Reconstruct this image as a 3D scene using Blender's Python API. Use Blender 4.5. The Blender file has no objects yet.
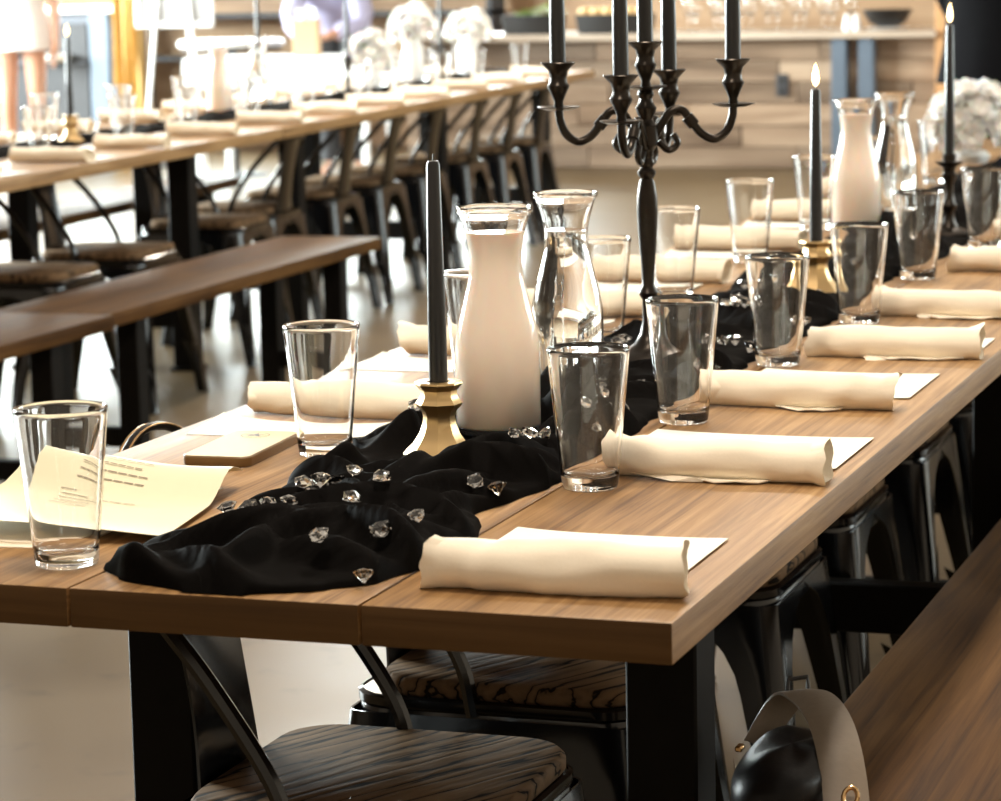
import bpy, bmesh, math, random
from mathutils import Vector, Matrix, noise

SC = bpy.context.scene
COL = SC.collection
PI = math.pi

# ---------------------------------------------------------------- camera
F_PX = 2850.46
YAW, PITCH, ROLL = 0.334982, 0.154064, 0.0207383
cam_d = bpy.data.cameras.new('camera')
cam = bpy.data.objects.new('camera', cam_d)
COL.objects.link(cam)
fw = Vector((-math.sin(YAW) * math.cos(PITCH), math.cos(YAW) * math.cos(PITCH), -math.sin(PITCH)))
rt = Vector((math.cos(YAW), math.sin(YAW), 0))
up = rt.cross(fw)
r2 = math.cos(ROLL) * rt - math.sin(ROLL) * up
u2 = math.sin(ROLL) * rt + math.cos(ROLL) * up
M = Matrix((r2, u2, -fw)).transposed().to_4x4()
M.translation = Vector((0, 0, 1.30617))
cam.matrix_world = M
cam_d.sensor_width = 36
cam_d.lens = F_PX / 1001 * 36
cam_d.clip_end = 100
cam_d.dof.use_dof = True
cam_d.dof.focus_distance = 3.05
cam_d.dof.aperture_fstop = 10.5
SC.camera = cam

# ---------------------------------------------------------------- world, exposure
wd = bpy.data.worlds.new('world')
SC.world = wd
wd.use_nodes = True
wb = wd.node_tree.nodes['Background']
wb.inputs[0].default_value = (1.0, 0.86, 0.70, 1)
wb.inputs[1].default_value = 0.46
SC.view_settings.view_transform = 'Standard'
SC.view_settings.look = 'None'
SC.view_settings.gamma = 1
SC.view_settings.use_curve_mapping = False
SC.view_settings.exposure = 0.0
WINDOW_BACK = 38.0
WINDOW_SIDE = 80.0
WINDOW_RIGHT = 9.0
ADDED_LAMP_W = 24.5


# ================================================================ helpers
def tag(o, label=None, cat=None, group=None, kind=None):
    if label: o['label'] = label
    if cat: o['category'] = cat
    if group: o['group'] = group
    if kind: o['kind'] = kind
    return o


def empty(name, loc=(0, 0, 0), rz=0.0):
    o = bpy.data.objects.new(name, None)
    o.empty_display_size = 0.05
    COL.objects.link(o)
    o.location = loc
    o.rotation_euler = (0, 0, rz)
    return o


def mesh_of(bm, name, smooth=True, ang=38):
    if smooth:
        lim = math.radians(ang)
        for f in bm.faces: f.smooth = True
        for e in bm.edges:
            if len(e.link_faces) == 2 and e.calc_face_angle(0) > lim:
                e.smooth = False
    me = bpy.data.meshes.new(name)
    bm.to_mesh(me)
    bm.free()
    return me


def ob(name, me, mat=None, parent=None, loc=(0, 0, 0), rot=(0, 0, 0), smooth=True, ang=38):
    if isinstance(me, bmesh.types.BMesh):
        me = mesh_of(me, name, smooth, ang)
    o = bpy.data.objects.new(name, me)
    COL.objects.link(o)
    if mat is not None and not me.materials:
        me.materials.append(mat)
    o.parent = parent
    o.location = loc
    o.rotation_euler = rot
    return o


def copy_tree(o, parent=None):
    c = o.copy()
    COL.objects.link(c)
    c.parent = parent
    for ch in list(o.children):
        copy_tree(ch, c)
    return c


def box(x0, x1, y0, y1, z0, z1, bev=0.0, seg=1, bm=None):
    new = bm is None
    if new: bm = bmesh.new()
    r = bmesh.ops.create_cube(bm, size=1.0)
    vs = r['verts']
    for v in vs:
        v.co = Vector(((x0 + x1) / 2 + v.co.x * (x1 - x0), (y0 + y1) / 2 + v.co.y * (y1 - y0), (z0 + z1) / 2 + v.co.z * (z1 - z0)))
    if bev > 0:
        es = list({e for v in vs for e in v.link_edges})
        bmesh.ops.bevel(bm, geom=es, offset=bev, segments=seg, affect='EDGES', profile=0.6)
    return bm


def lathe(prof, seg=32, bm=None, phase=0.0):
    """prof: list of (r, z); r=0 makes a pole."""
    if bm is None: bm = bmesh.new()
    rings = []
    for r, z in prof:
        if r < 1e-6:
            rings.append([bm.verts.new((0, 0, z))])
        else:
            rings.append([bm.verts.new((r * math.cos(phase + 2 * PI * k / seg), r * math.sin(phase + 2 * PI * k / seg), z)) for k in range(seg)])
    for a, b in zip(rings, rings[1:]):
        for k in range(seg):
            k2 = (k + 1) % seg
            if len(a) == 1 and len(b) == 1: continue
            if len(a) == 1: bm.faces.new((a[0], b[k2], b[k]))
            elif len(b) == 1: bm.faces.new((a[k], a[k2], b[0]))
            else: bm.faces.new((a[k], a[k2], b[k2], b[k]))
    bmesh.ops.recalc_face_normals(bm, faces=bm.faces)
    return bm


def spline(pts, n=6):
    """Catmull-Rom through pts."""
    P = [Vector(p) for p in pts]
    P = [2 * P[0] - P[1]] + P + [2 * P[-1] - P[-2]]
    out = []
    for i in range(1, len(P) - 2):
        for k in range(n):
            t = k / n
            a, b, c, d = P[i - 1], P[i], P[i + 1], P[i + 2]
            out.append(0.5 * ((2 * b) + (c - a) * t + (2 * a - 5 * b + 4 * c - d) * t * t + (3 * b - a - 3 * c + d) * t ** 3))
    out.append(P[-2].copy())
    return out


def tube(path, r, seg=10, bm=None, flat=None):
    """sweep of an ellipse; r a number or list; flat=(ra, rb) with rb along world up-ish."""
    if bm is None: bm = bmesh.new()
    P = [Vector(p) for p in path]
    n = len(P)
    rings = []
    ref = None
    for i, p in enumerate(P):
        t = (P[min(i + 1, n - 1)] - P[max(i - 1, 0)]).normalized()
        if ref is None:
            ref = Vector((0, 0, 1)) if abs(t.z) < 0.9 else Vector((1, 0, 0))
        a = (ref - t * ref.dot(t)).normalized()
        ref = a
        b = t.cross(a)
        rr = r[i] if isinstance(r, (list, tuple)) else r
        ra, rb = (rr, rr) if flat is None else (rr * flat[0], rr * flat[1])
        rings.append([bm.verts.new(p + a * ra * math.cos(2 * PI * k / seg) + b * rb * math.sin(2 * PI * k / seg)) for k in range(seg)])
    for a, b in zip(rings, rings[1:]):
        for k in range(seg):
            bm.faces.new((a[k], a[(k + 1) % seg], b[(k + 1) % seg], b[k]))
    bm.faces.new(list(reversed(rings[0])))
    bm.faces.new(rings[-1])
    bmesh.ops.recalc_face_normals(bm, faces=bm.faces)
    return bm


def strip(rows, thick=0.0, bm=None, closed=False):
    """grid of rows of points -> surface; thick adds a back face by offset along normals."""
    if bm is None: bm = bmesh.new()
    V = [[bm.verts.new(p) for p in r] for r in rows]
    fs = []
    for a, b in zip(V, V[1:]):
        m = len(a)
        for k in range(m if closed else m - 1):
            fs.append(bm.faces.new((a[k], a[(k + 1) % m], b[(k + 1) % m], b[k])))
    if thick:
        bm.normal_update()
        bmesh.ops.solidify(bm, geom=fs, thickness=thick)
    bmesh.ops.recalc_face_normals(bm, faces=bm.faces)
    return bm


ORD = ['first', 'second', 'third', 'fourth', 'fifth', 'sixth', 'seventh', 'eighth', 'ninth', 'tenth', 'eleventh',
       'twelfth', 'thirteenth', 'fourteenth', 'fifteenth', 'sixteenth']


# ================================================================ materials
def new_mat(name):
    m = bpy.data.materials.new(name)
    m.use_nodes = True
    return m, m.node_tree.nodes, m.node_tree.links, m.node_tree.nodes['Principled BSDF']


def plain(name, col, rough=0.5, metal=0.0, var=0.08, scale=12.0, bump=0.0, spec=0.5, coat=0.0, trans=0.0, sub=0.0, sheen=0.0):
    m, N, L, P = new_mat(name)
    tc = N.new('ShaderNodeTexCoord')
    nz = N.new('ShaderNodeTexNoise')
    nz.inputs['Scale'].default_value = scale
    nz.inputs['Detail'].default_value = 5
    L.new(tc.outputs['Object'], nz.inputs['Vector'])
    mx = N.new('ShaderNodeMixRGB')
    mx.inputs[1].default_value = tuple(c * (1 - var) for c in col) + (1,)
    mx.inputs[2].default_value = tuple(min(1, c * (1 + var)) for c in col) + (1,)
    L.new(nz.outputs['Fac'], mx.inputs[0])
    L.new(mx.outputs[0], P.inputs['Base Color'])
    P.inputs['Roughness'].default_value = rough
    P.inputs['Metallic'].default_value = metal
    P.inputs['Specular IOR Level'].default_value = spec
    P.inputs['Coat Weight'].default_value = coat
    if sub:
        P.inputs['Subsurface Weight'].default_value = sub
        P.inputs['Subsurface Radius'].default_value = (0.02, 0.012, 0.008)
    if sub >= 1: P.inputs['Subsurface Radius'].default_value = (0.09, 0.06, 0.045)
    if sheen: P.inputs['Sheen Weight'].default_value = sheen
    if bump:
        b = N.new('ShaderNodeBump')
        b.inputs['Strength'].default_value = bump
        b.inputs['Distance'].default_value = 0.003
        L.new(nz.outputs['Fac'], b.inputs['Height'])
        L.new(b.outputs[0], P.inputs['Normal'])
    return m


def wood(name, c1, c2, c3, axis='Y', rough=0.35, scale=1.0, grain=0.5, bump=0.15, rvar=0.12, spec=0.5, ovar=0.06):
    m, N, L, P = new_mat(name)
    tc = N.new('ShaderNodeTexCoord')
    oi = N.new('ShaderNodeObjectInfo')
    add = N.new('ShaderNodeVectorMath'); add.operation = 'MULTIPLY_ADD'
    add.inputs[1].default_value = (1, 1, 1)
    rnd = N.new('ShaderNodeVectorMath'); rnd.operation = 'SCALE'
    rnd.inputs[0].default_value = (7.3, 11.1, 3.7)
    L.new(oi.outputs['Random'], rnd.inputs['Scale'])
    L.new(tc.outputs['Object'], add.inputs[0])
    L.new(rnd.outputs[0], add.inputs[2])
    mp = N.new('ShaderNodeMapping')
    s = {'X': (1.6, 60, 60), 'Y': (60, 1.6, 60), 'Z': (60, 60, 1.6)}[axis]
    mp.inputs['Scale'].default_value = tuple(k * scale for k in s)
    L.new(add.outputs[0], mp.inputs['Vector'])
    n1 = N.new('ShaderNodeTexNoise'); n1.inputs['Scale'].default_value = 1.0
    n1.inputs['Detail'].default_value = 8; n1.inputs['Roughness'].default_value = 0.65
    n1.inputs['Distortion'].default_value = 0.6
    L.new(mp.outputs[0], n1.inputs['Vector'])
    mp2 = N.new('ShaderNodeMapping')
    mp2.inputs['Scale'].default_value = tuple(k * scale * (0.10 if k > 5 else 0.6) for k in s)
    L.new(add.outputs[0], mp2.inputs['Vector'])
    n2 = N.new('ShaderNodeTexNoise'); n2.inputs['Scale'].default_value = 1.0
    n2.inputs['Detail'].default_value = 4; n2.inputs['Distortion'].default_value = 1.2
    L.new(mp2.outputs[0], n2.inputs['Vector'])
    r1 = N.new('ShaderNodeValToRGB')
    e = r1.color_ramp.elements
    e[0].position = 0.34; e[0].color = c1 + (1,)
    e[1].position = 0.68; e[1].color = c3 + (1,)
    k = e.new(0.5); k.color = c2 + (1,)
    mixf = N.new('ShaderNodeMath'); mixf.operation = 'MULTIPLY_ADD'
    mixf.inputs[1].default_value = grain
    sc2 = N.new('ShaderNodeMath'); sc2.operation = 'MULTIPLY'; sc2.inputs[1].default_value = 1 - grain
    L.new(n2.outputs['Fac'], sc2.inputs[0])
    L.new(n1.outputs['Fac'], mixf.inputs[0]); L.new(sc2.outputs[0], mixf.inputs[2])
    L.new(mixf.outputs[0], r1.inputs[0])
    hv = N.new('ShaderNodeHueSaturation')
    vr = N.new('ShaderNodeMath'); vr.operation = 'MULTIPLY_ADD'; vr.inputs[1].default_value = ovar * 2; vr.inputs[2].default_value = 1 - ovar
    L.new(oi.outputs['Random'], vr.inputs[0]); L.new(vr.outputs[0], hv.inputs['Value'])
    L.new(r1.outputs[0], hv.inputs['Color'])
    L.new(hv.outputs[0], P.inputs['Base Color'])
    mr = N.new('ShaderNodeMath'); mr.operation = 'MULTIPLY_ADD'
    mr.inputs[1].default_value = rvar * 2; mr.inputs[2].default_value = rough - rvar
    L.new(n2.outputs['Fac'], mr.inputs[0]); L.new(mr.outputs[0], P.inputs['Roughness'])
    P.inputs['Specular IOR Level'].default_value = spec
    if bump:
        b = N.new('ShaderNodeBump'); b.inputs['Strength'].default_value = bump; b.inputs['Distance'].default_value = 0.002
        L.new(n1.outputs['Fac'], b.inputs['Height']); L.new(b.outputs[0], P.inputs['Normal'])
    return m


def seat_wood(name):
    """brushed dark elm with open, wandering grain lines"""
    m, N, L, P = new_mat(name)
    tc = N.new('ShaderNodeTexCoord')
    oi = N.new('ShaderNodeObjectInfo')
    rnd = N.new('ShaderNodeVectorMath'); rnd.operation = 'SCALE'; rnd.inputs[0].default_value = (3.1, 5.3, 0)
    L.new(oi.outputs['Random'], rnd.inputs['Scale'])
    ad = N.new('ShaderNodeVectorMath'); ad.operation = 'ADD'
    L.new(tc.outputs['Object'], ad.inputs[0]); L.new(rnd.outputs[0], ad.inputs[1])
    mp = N.new('ShaderNodeMapping');     mp.inputs['Scale'].default_value = (0.13, 1, 1)
    mp0 = N.new('ShaderNodeMapping'); mp0.inputs['Rotation'].default_value = (0, 0, math.radians(-62))
    L.new(ad.outputs[0], mp0.inputs['Vector'])
    L.new(mp0.outputs[0], mp.inputs['Vector'])
    wv = N.new('ShaderNodeTexWave'); wv.bands_direction = 'Y'
    wv.inputs['Scale'].default_value = 13; wv.inputs['Distortion'].default_value = 11
    wv.inputs['Detail'].default_value = 3; wv.inputs['Detail Scale'].default_value = 2.4
    L.new(mp.outputs[0], wv.inputs['Vector'])
    r = N.new('ShaderNodeValToRGB'); e = r.color_ramp.elements
    e[0].position = 0.02; e[0].color = (0.012, 0.009, 0.007, 1)
    e[1].position = 0.9; e[1].color = (0.17, 0.105, 0.058, 1)
    k = e.new(0.10); k.color = (0.115, 0.072, 0.040, 1)
    L.new(wv.outputs['Fac'], r.inputs[0]); L.new(r.outputs[0], P.inputs['Base Color'])
    P.inputs['Roughness'].default_value = 0.7
    P.inputs['Specular IOR Level'].default_value = 0.02
    b = N.new('ShaderNodeBump'); b.inputs['Strength'].default_value = 0.35; b.inputs['Distance'].default_value = 0.002
    L.new(wv.outputs['Fac'], b.inputs['Height']); L.new(b.outputs[0], P.inputs['Normal'])
    return m


def glass(name, col=(1, 1, 1), ior=1.46, rough=0.0):
    m, N, L, P = new_mat(name)
    P.inputs['Base Color'].default_value = col + (1,)
    P.inputs['Transmission Weight'].default_value = 1
    P.inputs['IOR'].default_value = ior
    nz = N.new('ShaderNodeTexNoise'); nz.inputs['Scale'].default_value = 25
    tc = N.new('ShaderNodeTexCoord'); L.new(tc.outputs['Object'], nz.inputs['Vector'])
    b = N.new('ShaderNodeBump'); b.inputs['Strength'].default_value = 0.05; b.inputs['Distance'].default_value = 0.002
    L.new(nz.outputs['Fac'], b.inputs['Height']); L.new(b.outputs[0], P.inputs['Normal'])
    P.inputs['Roughness'].default_value = rough
    return m


def emit(name, col, strength):
    m, N, L, P = new_mat(name)
    nz = N.new('ShaderNodeTexNoise'); nz.inputs['Scale'].default_value = 0.6
    tc = N.new('ShaderNodeTexCoord'); L.new(tc.outputs['Object'], nz.inputs['Vector'])
    mx = N.new('ShaderNodeMixRGB')
    mx.inputs[1].default_value = tuple(c * 0.94 for c in col) + (1,)
    mx.inputs[2].default_value = col + (1,)
    L.new(nz.outputs['Fac'], mx.inputs[0])
    L.new(mx.outputs[0], P.inputs['Emission Color'])
    P.inputs['Emission Strength'].default_value = strength
    P.inputs['Base Color'].default_value = col + (1,)
    return m


MT = dict(
    table=wood('table_wood', (0.105, 0.046, 0.012), (0.30, 0.165, 0.062), (0.48, 0.30, 0.140), 'Y', 0.42, 1.6, 0.65, 0.2, spec=0.4),
    endgrain=wood('table_end_grain', (0.045, 0.020, 0.006), (0.085, 0.042, 0.013), (0.13, 0.068, 0.024), 'X', 0.6, 0.8, 0.5, 0.2, spec=0.2),
    bench=wood('bench_wood', (0.022, 0.008, 0.002), (0.085, 0.038, 0.0095), (0.15, 0.075, 0.024), 'Y', 0.5, 1.2, 0.55, 0.15, spec=0.06),
    seat=seat_wood('seat_wood'),
    iron=plain('black_iron', (0.008, 0.007, 0.006), 0.55, 0.0, 0.2, 30, 0.02, spec=0.06),
    chair=plain('black_lacquered_steel', (0.0035, 0.0035, 0.004), 0.16, 0.0, 0.2, 20, 0.0, spec=0.5),
    plank=wood('bar_plank_wood', (0.13, 0.078, 0.045), (0.27, 0.18, 0.115), (0.42, 0.31, 0.215), 'X', 0.5, 0.6, 0.35, 0.2, ovar=0.3),
    counter=wood('counter_wood', (0.30, 0.22, 0.16), (0.42, 0.33, 0.25), (0.52, 0.43, 0.34), 'X', 0.45, 0.6, 0.4, 0.1),
    column=wood('column_wood', (0.30, 0.14, 0.05), (0.46, 0.24, 0.10), (0.55, 0.32, 0.15), 'Z', 0.5, 0.6, 0.4, 0.1),
    backwall=wood('back_wall_wood', (0.22, 0.12, 0.06), (0.36, 0.22, 0.12), (0.48, 0.32, 0.19), 'X', 0.6, 0.3, 0.4, 0.1),
    steel=plain('blue_grey_steel', (0.11, 0.14, 0.18), 0.45, 0.2, 0.1),
    napkin=plain('cream_napkin_cloth', (0.94, 0.85, 0.70), 0.85, 0, 0.03, 300, 0.06),
    card=plain('white_menu_card', (0.92, 0.95, 0.86), 0.5, 0, 0.02, 60, 0.0),
    cream=plain('cream_menu_paper', (0.76, 0.71, 0.51), 0.55, 0, 0.03, 40, 0.0),
    ink=plain('grey_print', (0.30, 0.25, 0.19), 0.8),
    runner=plain('black_chiffon', (0.0045, 0.0040, 0.0037), 0.7, 0, 0.3, 300, 0.06, spec=0.012),
    glass=glass('clear_glass'),
    water=glass('water', (0.97, 1, 1), 1.33),
    gem=glass('acrylic_gem', (1, 0.99, 0.97), 1.65),
    lemonade=plain('pink_lemonade', (0.99, 0.79, 0.69), 0.06, 0, 0.04, 18, 0, sub=1.0),
    brass=plain('brushed_brass', (0.70, 0.49, 0.24), 0.36, 1.0, 0.12, 40, 0.05),
    darkmetal=plain('black_bronze', (0.028, 0.022, 0.017), 0.30, 0.75, 0.3, 60, 0.08),
    wax=plain('black_wax', (0.010, 0.010, 0.011), 0.3, 0, 0.15, 30, 0.03),
    flame=emit('flame', (1.0, 0.72, 0.34), 9.0),
    leather=plain('black_leather', (0.008, 0.007, 0.007), 0.36, 0, 0.2, 200, 0.05, spec=0.14),
    suede=plain('taupe_strap_leather', (0.19, 0.15, 0.11), 0.5, 0, 0.1, 120, 0.1),
    gold=plain('gold_hardware', (0.80, 0.52, 0.25), 0.25, 1.0),
    phone=plain('phone_case_edge', (0.20, 0.12, 0.05), 0.35, 0.1),
    phoneback=plain('phone_back_cream', (0.66, 0.54, 0.33), 0.5, 0, 0.03, 10, spec=0.2),
    white=plain('white_paint', (0.88, 0.88, 0.87), 0.5, 0, 0.03),
    whitecloth=plain('white_linen', (0.90, 0.89, 0.87), 0.8, 0, 0.03, 100, 0.1),
    petal=plain('white_petals', (0.93, 0.92, 0.90), 0.6, 0, 0.05, 30, sub=0.3),
    leaf=plain('green_leaf', (0.10, 0.22, 0.03), 0.5, 0, 0.4, 40),
    herb=plain('salad_green', (0.22, 0.36, 0.04), 0.5, 0, 0.5, 60),
    bread=plain('bread_crust', (0.75, 0.48, 0.22), 0.6, 0, 0.3, 30),
    trough=plain('black_tray', (0.015, 0.013, 0.012), 0.4),
    cabinet=plain('grey_cabinet', (0.085, 0.092, 0.11), 0.5, 0.2),
    cabdark=plain('dark_cabinet_inside', (0.03, 0.03, 0.033), 0.6),
    curtain=plain('gold_drape', (0.62, 0.40, 0.13), 0.6, 0, 0.15, 15, sheen=0.3),
    blackcloth=plain('black_clothing', (0.006, 0.006, 0.007), 0.9, 0, 0.2, 60, 0.1, spec=0.05),
    lavender=plain('lavender_shirt', (0.42, 0.40, 0.56), 0.85, 0, 0.15, 20, 0.2),
    skin=plain('skin', (0.52, 0.27, 0.17), 0.5, 0, 0.06, 20, sub=0.2),
    dress=plain('ivory_dress', (0.86, 0.78, 0.72), 0.85, 0, 0.05, 40, 0.1),
    hair=plain('brown_hair', (0.05, 0.028, 0.016), 0.5, 0, 0.3, 60, 0.3),
    kraft=plain('kraft_paper', (0.52, 0.35, 0.20), 0.7, 0, 0.05),
    board=plain('grey_board', (0.33, 0.31, 0.30), 0.35, 0, 0.15, 4),
    outlet=plain('black_outlet_plastic', (0.05, 0.05, 0.055), 0.5),
    wall=plain('painted_wall', (0.50, 0.40, 0.31), 0.85, 0, 0.05, 2),
    frame=plain('window_frame_paint', (0.10, 0.09, 0.08), 0.5),
    pane_b=emit('bright_daylight_pane', (0.90, 1.0, 1.0), WINDOW_BACK),
    pane_s=emit('bright_daylight_side_pane', (0.90, 1.0, 1.0), WINDOW_SIDE),
    pane_r=emit('bright_daylight_right_pane', (0.90, 1.0, 1.0), WINDOW_RIGHT),
)


def concrete():
    m, N, L, P = new_mat('polished_concrete')
    tc = N.new('ShaderNodeTexCoord')
    a = N.new('ShaderNodeTexNoise'); a.inputs['Scale'].default_value = 1.6; a.inputs['Detail'].default_value = 9
    a.inputs['Roughness'].default_value = 0.6
    L.new(tc.outputs['Object'], a.inputs['Vector'])
    b = N.new('ShaderNodeTexNoise'); b.inputs['Scale'].default_value = 9; b.inputs['Detail'].default_value = 4
    L.new(tc.outputs['Object'], b.inputs['Vector'])
    r = N.new('ShaderNodeValToRGB'); e = r.color_ramp.elements
    e[0].position = 0.32; e[0].color = (0.092, 0.060, 0.027, 1)
    e[1].position = 0.68; e[1].color = (0.142, 0.098, 0.048, 1)
    L.new(a.outputs['Fac'], r.inputs[0])
    r2_ = N.new('ShaderNodeValToRGB'); e = r2_.color_ramp.elements
    e[0].position = 0.27; e[0].color = (0.55, 0.5, 0.45, 1)
    e[1].position = 0.40; e[1].color = (1, 1, 1, 1)
    L.new(b.outputs['Fac'], r2_.inputs[0])
    mx = N.new('ShaderNodeMixRGB'); mx.blend_type = 'MULTIPLY'; mx.inputs[0].default_value = 0.7
    L.new(r.outputs[0], mx.inputs[1]); L.new(r2_.outputs[0], mx.inputs[2])
    L.new(mx.outputs[0], P.inputs['Base Color'])
    mr = N.new('ShaderNodeMath'); mr.operation = 'MULTIPLY_ADD'; mr.inputs[1].default_value = 0.22; mr.inputs[2].default_value = 0.25
    L.new(a.outputs['Fac'], mr.inputs[0]); L.new(mr.outputs[0], P.inputs['Roughness'])
    P.inputs['Specular IOR Level'].default_value = 0.27
    return m


# ================================================================ the room
def struct(name, me, mat, parent=None, **k):
    o = ob(name, me, mat, parent, **k)
    if parent is None: o['kind'] = 'structure'
    return o


XL, XR, YB, YF, ZC = -12.5, 3.2, 19.0, -4.0, 4.4
o = struct('floor', box(XL, XR, YF, YB, -0.1, 0), concrete(), smooth=False)
tag(o, 'warm tan polished concrete floor with pale glare', 'floor')


def window_wall(name, along, a0, a1, fixed, t, wins, z0, z1, matname, label, first, right=False):
    """wall built of pieces around openings; along 'X' or 'Y'."""
    bm = bmesh.new()

    def bx(s0, s1, za, zb):
        if s1 - s0 < 1e-4: return
        if along == 'X': box(s0, s1, fixed, fixed + t, za, zb, bm=bm)
        else: box(fixed - t, fixed, s0, s1, za, zb, bm=bm)
    bx(a0, a1, 0, z0); bx(a0, a1, z1, ZC)
    cur = a0
    for s0, s1 in wins:
        bx(cur, s0, z0, z1); cur = s1
    bx(cur, a1, z0, z1)
    w = struct(name, bm, MT['backwall'] if along == 'X' else MT['wall'], smooth=False)
    tag(w, label, 'wall')
    for i, (s0, s1) in enumerate(wins):
        fb = bmesh.new()

        def fx(p0, p1, za, zb, d0=0.02, d1=0.10):
            if along == 'X': box(p0, p1, fixed + d0, fixed + d1, za, zb, bm=fb)
            else: box(fixed - d1, fixed - d0, p0, p1, za, zb, bm=fb)
        fx(s0, s1, z0, z0 + .06); fx(s0, s1, z1 - .06, z1); fx(s0, s0 + .06, z0, z1); fx(s1 - .06, s1, z0, z1)
        mid = (s0 + s1) / 2
        fx(mid - .02, mid + .02, z0, z1); fx(s0, s1, (z0 + z1) / 2 - .02, (z0 + z1) / 2 + .02)
        fr = struct('window_%d' % (first + i), fb, MT['frame'], smooth=False)
        tag(fr, '%s tall dark-framed window %s' % (ORD[i], 'of the back wall from the left' if along == 'X' else 'of the %s side wall counting from the near end' % ('right' if right else 'left')), 'window')
        pb = bmesh.new()
        if along == 'X':
            vs = [(s0 + .03, fixed + .08, z0 + .03), (s1 - .03, fixed + .08, z0 + .03), (s1 - .03, fixed + .08, z1 - .03), (s0 + .03, fixed + .08, z1 - .03)]
        else:
            pass
            vs = [(fixed - .08, s0 + .03, z0 + .03), (fixed - .08, s1 - .03, z0 + .03), (fixed - .08, s1 - .03, z1 - .03), (fixed - .08, s0 + .03, z1 - .03)]
        pb.faces.new([pb.verts.new(v) for v in vs])
        ob('pane', pb, MT[matname], fr, smooth=False)
    return w


window_wall('wall_back', 'X', XL, XR, YB, 0.2, [(-12.2, -10.4), (-10.2, -8.4), (-8.2, -6.15)], 1.25, 3.0, 'pane_b',
            'brown wooden back wall with tall bright windows', 1)
window_wall('wall_left', 'Y', YF, YB, XL, 0.2, [(7.0, 9.5), (10.0, 12.5), (13.0, 15.5)], 0.9, 4.0, 'pane_s',
            'painted side wall with a row of tall windows', 4)
window_wall('wall_right', 'Y', YF, YB, XR + .2, 0.2, [(7.5, 10.0), (10.5, 13.0), (13.5, 16.0)], 0.9, 3.4, 'pane_r',
            'painted right wall with a row of tall windows', 7, True)
tag(struct('wall_front', box(XL, XR, YF - .2, YF, 0, ZC), MT['wall'], smooth=False), 'plain painted wall behind the viewer', 'wall')

# ceiling beams that carry the added pendant lamps
for i, bx_ in enumerate((-1.06, -4.2)):
    tag(struct('trim_%d' % (i + 1), box(bx_ - .08, bx_ + .08, YF, YB, 3.5, 3.7), MT['column'], smooth=False), 'wooden ceiling beam over the %s' % ('near tables' if i == 0 else 'background tables'), 'beam')


def pendant(x, y, label, watts):  # unseen lamp, added to strengthen the light from above
    t = empty('added_pendant_lamp', (x, y, 2.55))
    tag(t, label, 'lamp', 'added pendant lamps')
    ob('shade', lathe([(.03, .20), (.035, .20), (.06, .16), (.20, .04), (.23, .0), (.225, -.002), (.195, .036), (.055, .155), (.03, .19)], 28), MT['darkmetal'], t)
    ob('cord', tube([(0, 0, .19), (0, 0, .95)], .005, 6), MT['trough'], t)
    ld = bpy.data.lights.new('added_top_light', 'AREA')
    ld.shape = 'DISK'; ld.size = .36; ld.energy = watts; ld.color = (1.0, .87, .72)
    lo = bpy.data.objects.new('added_top_light', ld)
    COL.objects.link(lo); lo.parent = t; lo.location = (0, 0, .03)


for k, (y_, f_) in enumerate(((2.35, 1.1), (3.7, 1.0), (5.4, 1.0), (7.6, .8))):
    pendant(-1.06, y_, '%s added dark pendant lamp, out of view over the near tables' % ORD[k], ADDED_LAMP_W * f_)
for k, (y_, f_) in enumerate(((7.6, 1.1), (10.0, 2.3), (12.5, 2.3), (15.3, 1.0))):
    pendant(-4.2, y_, '%s added dark pendant lamp, out of view over the background tables' % ORD[k], ADDED_LAMP_W * f_)

# ================================================================ tables, benches, chairs
PW = 0.28449   # plank pitch
TT = 0.037     # top thickness


def make_table(x_right, y0, y1, frames, label, rz=0.0, pivot=None):
    """origin at right-front corner on the floor; local X negative into the table, local Y along it."""
    L = y1 - y0
    t = empty('dining_table', (x_right, y0, 0), rz)
    tag(t, label, 'table')
    pm = None
    for i in range(3):
        a = -PW * i - 0.0012; b = -PW * (i + 1) + 0.0012
        if pm is None:
            pm = mesh_of(box(-PW + .0011, -.0011, 0, L, .75 - TT, .75, .0024, 2), 'table_plank')
            pm.materials.append(MT['table']); pm.materials.append(MT['endgrain'])
            for f in pm.polygons:
                if abs(f.normal.y) > .3 and f.normal.z < .6: f.material_index = 1
        ob('plank', pm, None, t, loc=(-PW * i, 0.0, 0))
    legm = None
    for fy in frames:
        yy = fy - y0
        for xx in (-.107, -.671):
            bm = box(xx - .0755, xx, yy, yy + .0755, 0.012, .75 - TT, .003, 1)
            lg = ob('leg', bm, MT['iron'], t)
            ob('foot_plate', box(xx - .085, xx + .0095, yy - .0095, yy + .085, 0, .012, .002), MT['iron'], lg)
        ob('crossbar', box(-.671, -.107 - .0755, yy + .012, yy + .064, .138, .215, .003), MT['iron'], t)
        ob('top_plate', box(-.80, -.06, yy - .01, yy + .085, .75 - TT - .006, .75 - TT, 0), MT['iron'], t)
    return t


XT = -0.63592
make_table(XT, 2.2574, 5.338, [2.72, 4.80], 'near long plank-topped dining table dressed with a black runner')
make_table(XT, 5.345, 8.43, [5.81, 7.89], 'plank-topped dining table joined to the far end of the near one')

# background row: slightly turned
RZ2 = 0.0647
E0 = Vector((-3.735, 6.724, 0))


def T2(dx, dy, z=0.0):
    """dx from the right edge (negative into the table), dy = distance along from E0"""
    c, s = math.cos(RZ2), math.sin(RZ2)
    return Vector((E0.x + dx * c - dy * s, E0.y + dx * s + dy * c, z))


def table2(d0, d1, frames, label):
    p = T2(0, d0)
    make_table(p.x, p.y, p.y + (d1 - d0), [p.y + (f - d0) for f in frames], label, RZ2)


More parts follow.
